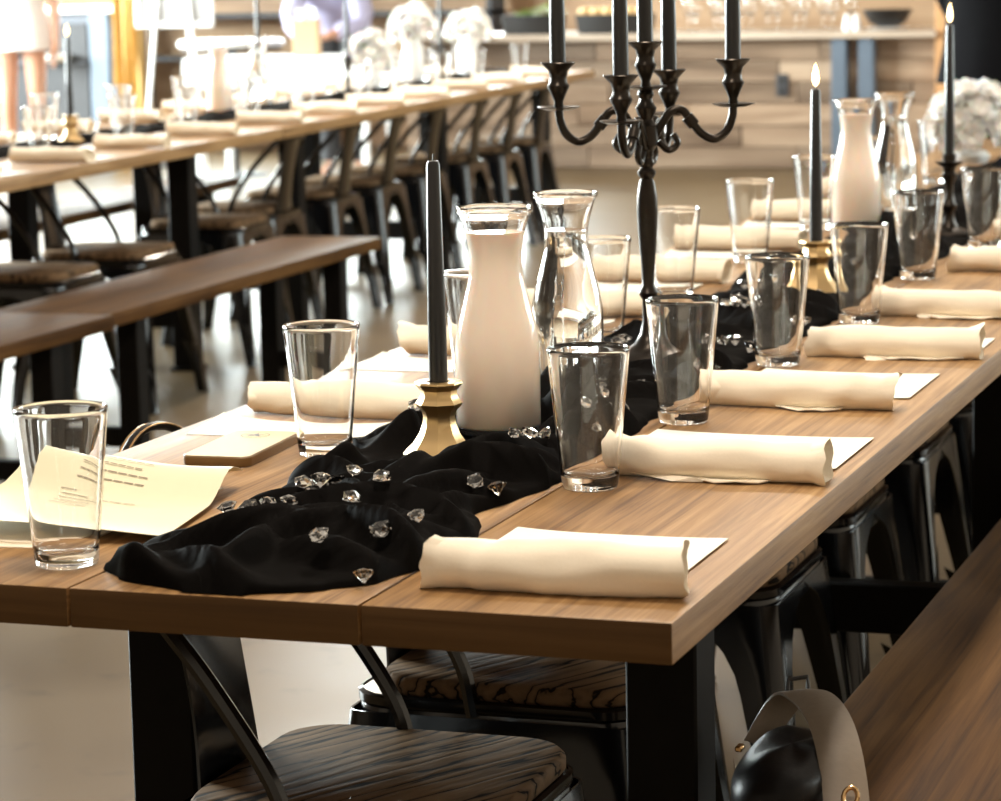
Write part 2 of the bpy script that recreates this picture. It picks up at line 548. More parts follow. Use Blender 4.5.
table2(-0.85, 2.235, [-0.39, 1.62], 'background dining table at the left edge of the photo with a bench before it')
table2(2.24, 6.80, [2.68, 4.5, 6.25], 'background dining table whose far end reaches towards the wooden bar')


def make_bench(x_right, y0, y1, label, w=0.33, rz=0.0):
    L = y1 - y0
    t = empty('bench', (x_right, y0, 0), rz)
    tag(t, label, 'bench')
    ob('seat_board', box(-w, 0, 0, L, .412, .45, .004, 2), MT['bench'], t)
    for yy in (0.22, L - 0.22 - .06):
        for xx in (-w + .03, -.03 - .06):
            ob('leg', box(xx, xx + .06, yy, yy + .06, 0, .406, .003), MT['iron'], t)
        ob('crossbar', box(-w + .09, -.09, yy + .01, yy + .05, .07, .12, .003), MT['iron'], t)
        ob('top_plate', box(-w + .02, -.02, yy - .01, yy + .07, .406, .412, 0), MT['iron'], t)
    return t


nb = make_bench(-0.353, 2.30, 4.52, 'brown wooden bench at the lower right beside the near table')
ob('support_arm', box(-.67, -.04, 1.79, 1.83, .30, .375, .003), MT['iron'], nb)
ob('arm_hanger', box(-.20, -.14, 1.79, 1.83, .375, .412, .002), MT['iron'], nb)
make_bench(-0.353, 4.54, 6.75, 'brown wooden bench standing end to end behind the near bench')
make_bench(-3.215, 4.20, 6.33, 'brown wooden bench at the left edge in front of the background table', 0.335)
make_bench(-3.235, 6.34, 8.29, 'brown wooden bench ending beside the row of background chairs', 0.335, 0.018)
make_bench(-4.60, 7.7, 10.6, 'low wooden bench seen through the legs of the background table', 0.30, RZ2)


def rrect(hx, hy, r, n=5):
    pts = []
    for cx, cy, a0 in ((hx - r, hy - r, 0), (-hx + r, hy - r, PI / 2), (-hx + r, -hy + r, PI), (hx - r, -hy + r, 1.5 * PI)):
        for k in range(n + 1):
            a = a0 + PI / 2 * k / n
            pts.append((cx + r * math.cos(a), cy + r * math.sin(a)))
    return pts


def make_chair():
    """low-backed steel cafe chair, faces +X, origin on the floor under the seat centre"""
    t = empty('cafe_chair')
    SZ = .470
    bm = bmesh.new()
    lv = [(0.172, .166, .448), (.175, .169, .452), (.175, .169, .464), (.171, .165, .470)]
    rings = [[bm.verts.new((x, y, z)) for x, y in [(x + .012, y) for x, y in rrect(a - .012, b, .06, 6)]] for a, b, z in lv]
    for A, B in zip(rings, rings[1:]):
        for k in range(len(A)):
            bm.faces.new((A[k], A[(k + 1) % len(A)], B[(k + 1) % len(A)], B[k]))
    bm.faces.new(rings[-1]); bm.faces.new(list(reversed(rings[0])))
    ob('seat', bm, MT['seat'], t)
    # metal pan with a rolled rim
    bm = bmesh.new()
    lv = [(.176, .170, .449), (.180, .174, .446), (.180, .174, .436), (.177, .171, .432), (.179, .173, .425), (.179, .173, .405)]
    rows = [[(x, y, z) for x, y in rrect(a, b, .055, 6)] for a, b, z in lv]
    strip(rows, bm=bm, closed=True)
    bm.faces.new([bm.verts.new((x, y, .447)) for x, y in rrect(.176, .170, .055, 6)])
    ob('seat_pan', bm, MT['chair'], t)
    # four legs: folded sheet, broad under the seat so that neighbours make an arch
    for sx in (1, -1):
        for sy in (1, -1):
            rows = []
            n = 16
            for i in range(n + 1):
                z = .428 * (1 - (i / n) ** 0.9)
                d = .428 - z
                spl = .012 + .105 * d + .04 * d * d
                cx, cy = sx * (.168 + spl), sy * (.162 + spl)
                wl = .052 * (1 - d / .428) + .020
                q = min(1.0, d / .115)
                ar = 1 - math.sqrt(max(0, 1 - (1 - q) ** 2))
                hx, hy = .168 + spl, .162 + spl
                wx = wl + (hx - wl) * ar * .98
                wy = wl + (hy - wl) * ar * .98
                r = .02
                row = [(cx - sx * wx, cy, z)]
                row.append((cx - sx * min(wx * .55, .06), cy, z))
                for k in range(4):
                    a = PI / 2 * k / 3
                    row.append((cx - sx * r + sx * r * math.sin(a), cy - sy * r + sy * r * math.cos(a), z))
                row.append((cx, cy - sy * min(wy * .55, .06), z))
                row.append((cx, cy - sy * wy, z))
                rows.append(row)
            ob('leg', strip(rows, 0.003), MT['chair'], t, ang=50)
    # tube frame of the back
    path = spline([(-.020, .168, .43), (-.038, .168, .50), (-.105, .166, .60), (-.172, .155, .675), (-.192, .12, .700),
                   (-.200, .0, .706), (-.192, -.12, .700), (-.172, -.155, .675), (-.105, -.166, .60), (-.038, -.168, .50), (-.020, -.168, .43)], 6)
    ob('back_frame', tube(path, .0095, 8, flat=(1, 1)), MT['chair'], t)
    rows = []
    for i in range(9):
        u = i / 8
        z = .43 + .268 * u
        x = -.165 - .012 * u - .03 * u * u
        w = .080 - .012 * math.sin(PI * u)
        bow = .006
        rows.append([(x + bow, -w, z), (x, -w * .6, z), (x - .002, 0, z), (x, w * .6, z), (x + bow, w, z)])
    ob('splat', strip(rows, .003), MT['chair'], t)
    return t


chair0 = make_chair()
chair_used = [False]


def place_chair(x, y, rz, label, group):
    o = chair0 if not chair_used[0] else copy_tree(chair0)
    chair_used[0] = True
    o.location = (x, y, 0)
    o.rotation_euler = (0, 0, rz)
    tag(o, label, 'chair', group)


near_lab = ['black steel chair with dark wood seat at the bottom edge beneath the near table',
            'black steel chair whose wood seat shows behind the lowest chair',
            'black steel chair under the near table, third from the front',
            'black steel chair under the near table, fourth from the front',
            'black steel chair under the near table just before its far leg',
            'black steel chair under the near table beyond its far leg']
for (y, dx), lb in zip([(2.675, 0), (3.215, 0), (3.86, .005), (4.37, 0), (4.98, -.005), (5.5, 0)], near_lab):
    place_chair(-1.082 + dx, y, 0, lb, 'chairs along the near table')
for k, (dx, dy) in enumerate([(-.13, .40), (-.13, .98), (-.18, 1.95)]):
    p = T2(dx, dy)
    place_chair(p.x, p.y, RZ2, 'dark steel chair %s from the left under the background table, back leaning left' % ORD[k],
                'left-leaning chairs at the background table')
for k, dy in enumerate([2.42, 3.08, 3.63, 4.2, 4.84, 5.42, 5.98]):
    p = T2(-.235, dy)
    place_chair(p.x, p.y, RZ2 + PI, 'dark steel chair %s from the bench end in the background row, back leaning right' % ORD[k],
                'right-leaning chairs at the background table')

# ================================================================ the bar at the back
YBAR = 17.0
bar = empty('bar_counter', (-4.6, YBAR, 0))
tag(bar, 'long wooden bar with horizontal plank front and pale counter top', 'bar')
bx0, bx1 = -1.9, 2.05
ob('core', box(bx0, bx1, .03, .60, 0.0, .79), MT['backwall'], bar, smooth=False)
ct = ob('counter_top', box(bx0 - .05, 1.50, -.16, .66, .79, .83, .004), MT['counter'], bar)
random.seed(5)
rowh = .79 / 6
for r in range(6):
    x = bx0
    while x < bx1 - .01:
        w = random.uniform(.7, 1.5)
        x2 = min(bx1, x + w)
        if bx1 - x2 < .3: x2 = bx1
        pr = random.uniform(0, .008)
        ob('plank', box(x + .003, x2 - .003, -pr, .03, r * rowh + .003, (r + 1) * rowh - .003, .002), MT['plank'], bar)
        x = x2
for px in (-3.69, -3.525):
    ob('support_post', box(px + 4.6 - .045, px + 4.6 + .045, -.13, -.04, 0, .79, .004), MT['steel'], bar)
ou = ob('outlet_box', box(.50, .575, -.02, -.002, .44, .575, .004), MT['outlet'], bar)
ob('socket', box(.52, .555, -.024, -.018, .515, .555, .003), MT['trough'], ou)
ob('socket', box(.52, .555, -.024, -.018, .455, .495, .003), MT['trough'], ou)

cl = empty('wood_column', (-3.06, YBAR - .06, 0))
tag(cl, 'orange-brown wooden column at the right end of the bar', 'column')
ob('shaft', box(-.05, .07, -.06, .06, 0.10, 2.6, .006), MT['column'], cl)
ob('base', box(-.07, .09, -.08, .08, 0, .10, .005), MT['column'], cl)

back_shelf = empty('back_shelf', (-8.0, YB - .35, 0))
tag(back_shelf, 'dark shelf unit against the back wall behind the easel', 'shelf')
for z in (.62, .92, 1.12):
    ob('board', box(-1.3, 1.5, 0, .30, z, z + .035, .002), MT['cabdark'], back_shelf)
for x in (-1.3, 0.1, 1.46):
    ob('upright', box(x, x + .04, 0, .30, 0, 1.2, .002), MT['cabdark'], back_shelf)


# ================================================================ tableware prototypes
def pint_mesh():
    pr = [(0, .0), (.0265, 0), (.0290, .0015), (.0300, .005), (.03075, .012), (.03095, .014), (.03480, .0533), (.03860, .0921), (.04330, .1401), (.0440, .1470), (.0441, .1490), (.0434, .1500), (.0424, .1500), (.0418, .1488),
          (.0413, .1440), (.0411, .1420), (.0373, .1030), (.0330, .0589), (.0296, .0240), (.0294, .0220), (.0290, .0192), (.0275, .0160), (.024, .0140), (0, .0135)]
    return lathe(pr, 40)


def carafe_prof():
    return [(.0455, 0), (.0485, .003), (.0495, .010), (.0497, .095), (.0490, .108), (.0450, .130), (.0385, .155), (.0325, .180), (.0300, .200),
            (.0302, .212), (.0330, .230), (.0390, .250), (.0425, .257), (.0443, .259), (.0448, .262), (.0440, .265)]


def carafe_mesh():
    o = carafe_prof()
    pr = [(0, .003)] + o
    inn = [(max(r - .0028, 0.001), z) for r, z in o if .010 <= z < .256]
    pr += [(.0425, .2655), (.0410, .262)] + list(reversed(inn)) + [(.044, .0085), (0, .0085)]
    return lathe(pr, 40)


def liquid_mesh(level, off=-.0030, base=.0435):
    o = [(r + off, z) for r, z in carafe_prof() if .010 <= z < .256]
    pr = [(0, .0088), (base, .0088), (base + .002, .011)]
    for (r, z), (r2_, z2) in zip(o[1:], o[2:] + o[-1:]):
        if z <= level: pr.append((r, z))
        if z < level < z2:
            f = (level - z) / (z2 - z); pr.append((r + f * (r2_ - r), level)); break
    pr.append((0, level))
    return lathe(pr, 40)


ME = {}
for nm, bm, mt in (('pint', pint_mesh(), 'glass'), ('carafe', carafe_mesh(), 'glass'), ('lemon', liquid_mesh(.236, .0003, .0475), 'lemonade'), ('water', liquid_mesh(.214), 'water')):
    ME[nm] = mesh_of(bm, nm, True, 50)
    ME[nm].materials.append(MT[mt])

Z = .75


def pint(x, y, label, group, z=Z):
    o = ob('pint_glass', ME['pint'], None, None, (x, y, z + .0004), (0, 0, random.uniform(0, 6)))
    return tag(o, label, 'glass', group)


def carafe(x, y, kind, label, group='carafes', z=Z, sc=1.0):
    t = empty('carafe', (x, y, z + .0005))
    t.scale = (sc, sc, sc)
    tag(t, label, 'carafe', group)
    ob('vessel', ME['carafe'], None, t)
    ob('lemonade' if kind == 'lemon' else 'water', ME[kind], None, t)
    return t


random.seed(11)
for k, y in enumerate([2.831, 3.264, 3.756, 4.212, 4.803, 5.33, 5.93, 6.5, 7.1]):
    pint([-.887, -.904, -.906, -.890, -.913, -.888, -.90, -.89, -.90][k], y,
         'empty pint glass on the near table, %s from the front in the right-hand row' % ORD[k], 'pint glasses on the near tables')
for k, y in enumerate([2.347, 2.959, 3.50, 3.957, 4.447, 5.016, 5.62, 6.2, 6.8]):
    pint([-1.252, -1.243, -1.25, -1.217, -1.245, -1.26, -1.277, -1.26, -1.25][k], y,
         'empty pint glass on the near table, %s from the front in the left-hand row' % ORD[k], 'pint glasses on the near tables')

ZR = Z + .006
carafe(-1.087, 3.115, 'lemon', 'glass carafe of cloudy pink lemonade beside the nearest brass candlestick', z=ZR)
carafe(-1.124, 3.50, 'water', 'glass carafe of clear water right behind the nearest lemonade carafe', z=ZR, sc=.94)
carafe(-1.185, 5.58, 'lemon', 'glass carafe of pale lemonade at the far right, by the lit brass candlestick', z=ZR, sc=.975)
carafe(-1.195, 6.02, 'water', 'glass carafe of clear water behind the far right lemonade carafe', z=ZR, sc=.94)


# ---------------- candles
def candle_parts(parent, z, h, lit, r0=.0098):
    c = ob('candle', lathe([(0, z), (r0, z), (r0 * .98, z + h * .3), (r0 * .72, z + h * .985), (r0 * .55, z + h), (0, z + h + .001)], 20), MT['wax'], parent)
    ob('wick', tube([(0, 0, z + h), (.0005, 0, z + h + .008)], .0009, 6), MT['trough'], c)
    if lit:
        ob('flame', lathe([(0, z + h + .004), (.0035, z + h + .008), (.0052, z + h + .016), (.0042, z + h + .026), (.0018, z + h + .036), (0, z + h + .042)], 14), MT['flame'], c)
    return c


def brass_stick(x, y, lit, label, z=ZR, h=.252):
    t = empty('candlestick', (x, y, z), 0.28)
    t.scale = (1.08, 1.08, 1.0)
    tag(t, label, 'candlestick', 'brass candlesticks')
    pr = [(0, 0), (.0375, 0), (.0385, .004), (.0350, .009), (.0280, .016), (.0215, .026), (.0175, .037), (.0165, .046), (.0185, .053), (.0235, .058), (.0245, .061), (.0215, .065),
          (.0190, .070), (.0195, .076), (.0240, .081), (.0250, .083), (.0245, .0855), (.0125, .0855), (.012, .078), (0, .078)]
    ob('holder', lathe(pr, 8), MT['brass'], t, ang=30)
    candle_parts(t, .0785, h, lit)
    return t


def dark_stick(x, y, lit, label, z=ZR, h=.26):
    t = empty('candlestick', (x, y, z))
    tag(t, label, 'candlestick', 'dark candlesticks')
    pr = [(0, 0), (.042, 0), (.043, .004), (.036, .009), (.018, .016), (.011, .028), (.009, .045), (.013, .052), (.015, .058), (.011, .064), (.008, .080), (.0085, .10), (.014, .112), (.015, .118),
          (.011, .124), (.013, .132), (.026, .140), (.027, .143), (.013, .144), (.0135, .158), (.0105, .158), (.0105, .145), (0, .145)]
    ob('holder', lathe(pr, 24), MT['darkmetal'], t)
    candle_parts(t, .1455, h, lit)
    return t


brass_stick(-1.098, 2.945, False, 'brass candlestick with an unlit black taper, nearest on the black runner')
brass_stick(-1.028, 4.53, True, 'brass candlestick with a lit black taper beside the far right glasses')
dark_stick(-.985, 5.50, True, 'dark candlestick with a lit black taper before the far right column', z=ZR)

# ---------------- candelabra
cd = empty('candelabra', (-1.078, 3.72, ZR), 0)
tag(cd, 'tall black five-armed candelabra with tapers standing on the runner', 'candelabra')
pr = [(0, 0), (.055, 0), (.057, .004), (.052, .009), (.036, .015), (.020, .024), (.012, .038), (.0085, .055), (.0085, .085), (.012, .090), (.0135, .095), (.011, .100), (.0085, .106),
      (.0095, .13), (.0130, .175), (.0145, .205), (.0140, .225), (.0105, .246), (.0085, .250), (.0125, .256), (.0125, .260), (.008, .265), (.0105, .270), (.0105, .274), (.008, .278),
      (.0095, .283), (.0095, .287), (.012, .291), (.016, .296), (.016, .322), (.011, .326), (.0085, .330), (.013, .340), (.0145, .346), (.010, .352), (.0085, .358), (.0115, .364), (.009, .370), (0, .371)]
ob('stem', lathe(pr, 24), MT['darkmetal'], cd)


def socket(parent, x, y, z):
    s = ob('candle_cup', lathe([(0, 0), (.006, 0), (.007, .004), (.006, .010), (.010, .020), (.0145, .029), (.015, .032), (.0125, .036), (.0115, .043), (.0135, .052), (.0215, .0600), (.0235, .0625), (.0225, .0635),
                                (.0115, .060), (.0105, .046), (0, .046)], 24), MT['darkmetal'], parent, (x, y, z))
    ob('drip_pan', lathe([(0, -.002), (.018, -.001), (.0285, .0025), (.029, .0038), (.0275, .0040), (.018, .002), (0, .002)], 28), MT['darkmetal'], s)
    c = candle_parts(parent, 0, .25, False, .0108)
    c.location = (x, y, z + .0465)
    return s


socket(cd, 0, 0, .3715)
for k, (ang, R, drop) in enumerate([(199 - 19 + 19, .118, 0), (19, .118, 0), (270, .117, -.014), (90, .117, -.017)]):
    a = math.radians(ang)
    prof = [(.010, .305), (.020, .322), (.033, .340), (.048, .342), (.060, .328), (.074, .310), (.092, .302), (.108, .312), (.116, .330), (R, .346 + drop)]
    if drop: prof = [(r, z + drop * .9) for r, z in prof[:-1]] + prof[-1:]
    path = spline([(r * math.cos(a), r * math.sin(a), z) for r, z in prof], 5)
    am = ob('arm', tube(path, .0058, 10), MT['darkmetal'], cd)
    q = Vector((.060 * math.cos(a), .060 * math.sin(a), .327 + drop))
    ob('arm_collar', tube([q + Vector((-.005 * math.cos(a), -.005 * math.sin(a), .006)), q + Vector((.005 * math.cos(a), .005 * math.sin(a), -.006))], .0085, 10), MT['darkmetal'], am)
    cu = spline([(.016 * math.cos(a), .016 * math.sin(a), .30 + drop), (.030 * math.cos(a), .030 * math.sin(a), .288 + drop), (.042 * math.cos(a), .042 * math.sin(a), .297 + drop), (.036 * math.cos(a), .036 * math.sin(a), .310 + drop)], 4)
    ob('scroll', tube(cu, .0048, 8), MT['darkmetal'], am)
    socket(cd, R * math.cos(a), R * math.sin(a), .346 + drop)


# ---------------- napkins and cards
def napkin_mesh(seed, L=.24, r0=.0235, flare=.32, flap=True):
    rnd = random.Random(seed)
    ox, oy = rnd.uniform(0, 50), rnd.uniform(0, 50)
    bm = bmesh.new()
    n, m = 34, 30
    dstart = rnd.uniform(.62, .82) if rnd.random() < .7 else rnd.uniform(.15, .3)
    rows = []
    e0, e1 = rnd.uniform(-.010, .006), rnd.uniform(-.004, .012)
    for i in range(n + 1):
        u = i / n
        row = []
        for k in range(m):
            th = 2 * PI * k / m
            nn = noise.noise((ox + u * 3.2, oy + math.cos(th) * .8, math.sin(th) * .8))
            nf = noise.noise((ox + u * 9, oy + math.cos(th) * 1.7 + 9, math.sin(th) * 1.7))
            r = r0 * (1 + .15 * nn + .05 * nf) * (1 + .07 * math.sin(u * 2.4 + ox))
            # diagonal outer layer
            edge = dstart + .10 * math.sin(th + ox) + .05 * nn
            s = 1 / (1 + math.exp(-(u - edge) * 90 * (1 if dstart > .5 else -1)))
            r *= 1 - .15 * s
            tend = min(u, 1 - u)
            r *= 1 + flare * max(0, 1 - tend / .06) * (.5 + nn)
            x = (u - .5) * L + ((e0 * math.cos(th + ox) + .006 * nf) if i == 0 else 0) + ((e1 * math.cos(th + oy) + .006 * nf) if i == n else 0)
            y = r * 1.13 * math.cos(th)
            zz = r * .98 * math.sin(th)
            zz = max(zz, -r0 * .82)
            row.append((x, y, zz + r0 * .82 + .0006))
        rows.append(row)
    inner0 = [(x + .012, y * .80, (z - r0) * .80 + r0) for x, y, z in rows[0]]
    inner0b = [(x + .05, y * .35, (z - r0) * .35 + r0) for x, y, z in rows[0]]
    inner1 = [(x - .012, y * .80, (z - r0) * .80 + r0) for x, y, z in rows[-1]]
    inner1b = [(x - .05, y * .35, (z - r0) * .35 + r0) for x, y, z in rows[-1]]
    strip([inner0b, inner0] + rows + [inner1, inner1b], bm=bm, closed=True)
    fb = None
    if flap:
        fb = bmesh.new()
        a, b, w = rnd.uniform(-.06, -.02), rnd.uniform(.05, .09), rnd.uniform(.016, .028)
        fr = []
        for i in range(9):
            u = i / 8
            x = a + (b - a) * u
            yy = -r0 * .75 - w * math.sin(PI * u) ** .8
            fr.append([(x, -r0 * .2, .0030), (x, -r0 * .8, .0035 + .001 * math.sin(u * 9)), (x + .005, (yy - r0) / 2, .0035 + .0015 * math.sin(u * 11 + ox)), (x + .008, yy, .0020 + .0028 * abs(math.sin(u * 7 + oy)))])
        strip(fr, .0012, bm=fb)
    return bm, fb


def napkin(x, y, rz, seed, label, group, z=Z, **k):
    t = empty('rolled_napkin', (x, y, z), rz)
    tag(t, label, 'napkin', group)
    a, b = napkin_mesh(seed, **k)
    ob('roll', a, MT['napkin'], t, ang=70)
    if b is not None: ob('corner_flap', b, MT['napkin'], t, ang=70)
    return t


def card(x0, x1, y0, y1, rz, label, group, mat='card', curl=.004, text=True, seed=0, z=Z):
    cx, cy = (x0 + x1) / 2, (y0 + y1) / 2
    t = empty('menu_card', (cx, cy, z), rz)
    tag(t, label, 'menu', group)
    hx, hy = (x1 - x0) / 2, (y1 - y0) / 2
    rows = []

    def h(u, v): return .0006 + curl * max(0, u) ** 3 * .6 + curl * max(0, -u) ** 3 * (.5 + .5 * v)
    for i in range(11):
        u = -1 + i / 5
        rows.append([(hx * u, hy * v, h(u, v)) for v in (-1, -.33, .33, 1)])
    sh = ob('sheet', strip(rows, .0005), MT[mat], t)
    if text:
        rnd = random.Random(seed)
        bm = bmesh.new()
        for b_ in range(2):
            for ln in range(4):
                v = .55 - b_ * .75 - ln * .14
                u0, u1 = -.45, -.45 + rnd.uniform(.35, .95)
                q = [(hx * u0, hy * v, h(u0, v) + .0006), (hx * u1, hy * v, h(u1, v) + .0006), (hx * u1, hy * (v + .03), h(u1, v) + .0006), (hx * u0, hy * (v + .03), h(u0, v) + .0006)]
                bm.faces.new([bm.verts.new(p) for p in q])
        pt = ob('printed_text', bm, MT['ink'], sh, smooth=False)
        pt['kind'] = 'stuff'
    return t


NR = [(-.770, 2.352, .03), (-.769, 2.915, -.01), (-.795, 3.408, -.04), (-.766, 3.862, .05), (-.762, 4.315, -.02), (-.760, 4.945, .04), (-.765, 5.47, 0), (-.76, 6.0, .03), (-.76, 6.6, -.03)]
for k, (x, y, a) in enumerate(NR):
    napkin(x, y, a, 20 + k * 3, 'cream rolled napkin, %s from the front on the right side of the near table' % ORD[k], 'rolled napkins on the near tables',
           r0=.0255 if k == 0 else .0235, flap=(k != 0), L=.24 if k else .236)
for k, (x0, x1, y0, y1) in enumerate([(-.889, -.676, 2.41, 2.598), (-.915, -.657, 2.985, 3.19), (-.908, -.674, 3.49, 3.70), (-.90, -.66, 3.91, 4.06), (-.895, -.66, 4.36, 4.50), (-.89, -.66, 4.99, 5.15)]):
    card(x0, x1, y0, y1, 0.0, 'white menu card tucked behind the %s napkin on the right of the near table' % ORD[k], 'menu cards on the right side', seed=k, curl=.003)
NL = [(-1.333, 3.228, -.02), (-1.335, 3.772, .02), (-1.335, 4.225, .03), (-1.34, 4.70, -.04), (-1.335, 5.235, .05), (-1.335, 5.83, .0), (-1.34, 6.4, .03)]
for k, (x, y, a) in enumerate(NL):
    napkin(x, y, a, 61 + k * 3, 'cream rolled napkin, %s beyond the phone on the left side of the near table' % ORD[k], 'rolled napkins on the near tables', flap=False)
LC = [(-1.463, -1.23, 3.055, 3.165), (-1.468, -1.25, 3.60, 3.715), (-1.465, -1.25, 4.06, 4.17), (-1.465, -1.25, 4.53, 4.65), (-1.46, -1.24, 5.07, 5.18), (-1.46, -1.24, 5.66, 5.77)]
for k, (x0, x1, y0, y1) in enumerate(LC):
    card(x0, x1, y0, y1, .0, 'white menu card lying before the %s left-hand napkin of the near table' % ORD[k], 'menu cards on the left side', seed=k + 30, curl=.009 if k < 2 else .004, text=False)

# near-left place setting: folded napkin under a curling printed menu
ns = empty('folded_napkin', (-1.385, 2.60, Z))
tag(ns, 'flat folded cream napkin beneath the printed menu at the left edge', 'napkin')
for j, (x0, x1, y0, y1, zz) in enumerate([(-.10, .115, -.20, .12, .0005), (-.10, .105, -.185, .11, .0035)]):
    rows = []
    for i in range(13):
        u = i / 12
        rows.append([(x0 + (x1 - x0) * v, y0 + (y1 - y0) * u + (.0 if v < .5 else .035 * (v - .5)), zz + .0015 * math.sin(u * 5 + v * 4 + j)) for v in (0, .25, .5, .75, 1)])
    ob('fold', strip(rows, .0018), MT['napkin'], ns, ang=70)
nr = napkin(-1.385, 2.70, -.03, 131, 'cream rolled napkin lying half under the printed menu at the left edge', 'rolled napkins on the near tables', z=Z + .006, flap=False, r0=.013, L=.19)
mn = empty('printed_menu', (-1.35, 2.60, Z))
tag(mn, 'large cream printed menu sheet draped at the left edge behind the nearest glass', 'menu')


def menu_pt(u, v):
    # u 0..1 across (towards +X), v 0..1 along the table (away); bilinear sheet with soft curls
    c00, c10, c01, c11 = (-1.478, 2.40), (-1.205, 2.455), (-1.462, 2.80), (-1.250, 2.748)
    x = (c00[0] * (1 - u) + c10[0] * u) * (1 - v) + (c01[0] * (1 - u) + c11[0] * u) * v
    y = (c00[1] * (1 - u) + c10[1] * u) * (1 - v) + (c01[1] * (1 - u) + c11[1] * u) * v
    h = .010 + .033 * math.exp(-((y - 2.70) / .055) ** 2) * (1 - .25 * u) + .006 * math.sin(3.0 * u + 2.6 * v + .4)
    h += .012 * max(0, (.25 - v) / .25) ** 2 * (1 - u)
    h = max(h, .0065)
    return (x + 1.35, y - 2.60, h)


rows = [[menu_pt(u / 12, v / 16) for u in range(13)] for v in range(17)]
sh = ob('sheet', strip(rows, .0006), MT['cream'], mn, ang=80)
bm = bmesh.new()
rnd = random.Random(3)
for b_ in range(2):
    for ln in range(5):
        v = .80 - b_ * .24 - ln * .040
        u0, u1 = .30 + .02 * (ln > 0), .48 + rnd.uniform(.02, .25)
        if ln == 0: u0, u1 = .28, .38
        for s in range(6):
            ua, ub = u0 + (u1 - u0) * s / 6, u0 + (u1 - u0) * (s + .86) / 6
            q = [menu_pt(ua, v), menu_pt(ub, v), menu_pt(ub, v + .006), menu_pt(ua, v + .006)]
            bm.faces.new([bm.verts.new((p[0], p[1], p[2] + .0012)) for p in q])
ob('printed_text', bm, MT['ink'], sh, smooth=False)['kind'] = 'stuff'

# phone
ph = empty('phone', (-1.340, 2.945, Z), 0.06)
tag(ph, 'phone in a brown case with cream back lying left of the second glass', 'phone')
ob('case', strip([[(x * s, y * s2, z) for x, y in rrect(.041, .088, .013, 5)] for s, s2, z in ((.97, .985, .0005), (1, 1, .003), (1, 1, .011), (.97, .985, .0125))], closed=True), MT['phone'], ph)
bm = bmesh.new(); bm.faces.new([bm.verts.new((x, y, .0126)) for x, y in rrect(.0395, .0865, .012, 5)])
bk = ob('back_panel', bm, MT['phoneback'], ph, smooth=False)
bm = bmesh.new()
pts = []
for k in range(10):
    a = PI / 2 + 2 * PI * k / 10
    r = .012 if k % 2 == 0 else .004
    pts.append(bm.verts.new((-.004 + r * 1.3 * math.cos(a), .055 + r * math.sin(a), .0129)))
bm.faces.new(pts)
ob('printed_star', bm, MT['trough'], bk, smooth=False)
ob('ring_print', lathe([(.0155, .0127), (.0170, .0128), (.0172, .0127)], 24), MT['ink'], bk, (-.004, .055, 0))

# ================================================================ runner
LB = [(2.262, -1.10), (2.30, -1.175), (2.34, -1.205), (2.45, -1.212), (2.55, -1.195), (2.68, -1.185), (2.80, -1.195), (2.94, -1.225), (3.10, -1.235), (3.4, -1.228), (3.8, -1.222), (4.1, -1.205), (4.33, -1.18), (4.7, -1.187), (5.1, -1.205), (5.6, -1.21), (6.2, -1.22), (7.2, -1.22), (8.3, -1.2)]
RB = [(2.262, -1.03), (2.30, -.968), (2.34, -.938), (2.42, -.915), (2.52, -.913), (2.60, -.932), (2.66, -.952), (2.74, -.935), (2.86, -.935), (3.0, -.93), (3.14, -.935), (3.4, -.945), (3.63, -.94), (3.8, -.945), (4.1, -.93), (4.4, -.935), (4.8, -.95), (5.3, -.93), (6.2, -.94), (7.2, -.93), (8.3, -.95)]


def interp(T, y):
    if y <= T[0][0]: return T[0][1]
    for (a, va), (b, vb) in zip(T, T[1:]):
        if y <= b:
            f = (y - a) / (b - a); f = f * f * (3 - 2 * f)
            return va + (vb - va) * f
    return T[-1][1]


flats = [(-1.087, 3.115, .058), (-1.124, 3.50, .058), (-1.098, 2.925, .062), (-1.098, 2.945, .05), (-1.028, 4.53, .045), (-1.078, 3.72, .065), (-1.185, 5.58, .056), (-1.195, 6.02, .056), (-.985, 5.50, .05),
         (-1.20, 7.2, .10), (-1.09, 2.87, .05)]
glz = [(-.887, 2.831), (-.904, 3.264), (-.906, 3.756), (-.890, 4.212), (-.913, 4.803), (-.888, 5.33), (-1.252, 2.347), (-1.243, 2.959), (-1.25, 3.5), (-1.217, 3.957), (-1.245, 4.447), (-1.26, 5.016), (-1.277, 5.62),
       (-.9, 5.93), (-.89, 6.5), (-.9, 7.1), (-1.26, 6.2), (-1.25, 6.8)]


import numpy as np
FOLDS = []
_r = random.Random(42)


def add_fold(x, y, ang, ln, hgt, w0, w1, curve):
    pts = []
    a = ang
    for i in range(8):
        pts.append((x, y))
        x += math.cos(a) * ln / 7; y += math.sin(a) * ln / 7; a += curve / 7
    FOLDS.append((pts, hgt, w0, w1))


for i in range(46):
    yy_ = 2.27 + 1.0 * (i / 46) + _r.uniform(-.03, .03)
    add_fold(_r.uniform(-1.22, -.98), yy_, _r.choice((_r.uniform(-.5, .5), _r.uniform(.6, 1.5), _r.uniform(-1.2, -.4))), _r.uniform(.12, .28), _r.uniform(.018, .042), _r.uniform(.005, .009), _r.uniform(.018, .034), _r.uniform(-1.3, 1.3))
for i in range(70):
    yy_ = 3.2 + 5.0 * (i / 70) + _r.uniform(-.05, .05)
    add_fold(_r.uniform(-1.2, -.98), yy_, _r.choice((_r.uniform(-.6, .6), _r.uniform(.9, 1.9), _r.uniform(-1.3, -.5))), _r.uniform(.12, .32), _r.uniform(.016, .040), _r.uniform(.006, .011), _r.uniform(.02, .04), _r.uniform(-1.3, 1.3))


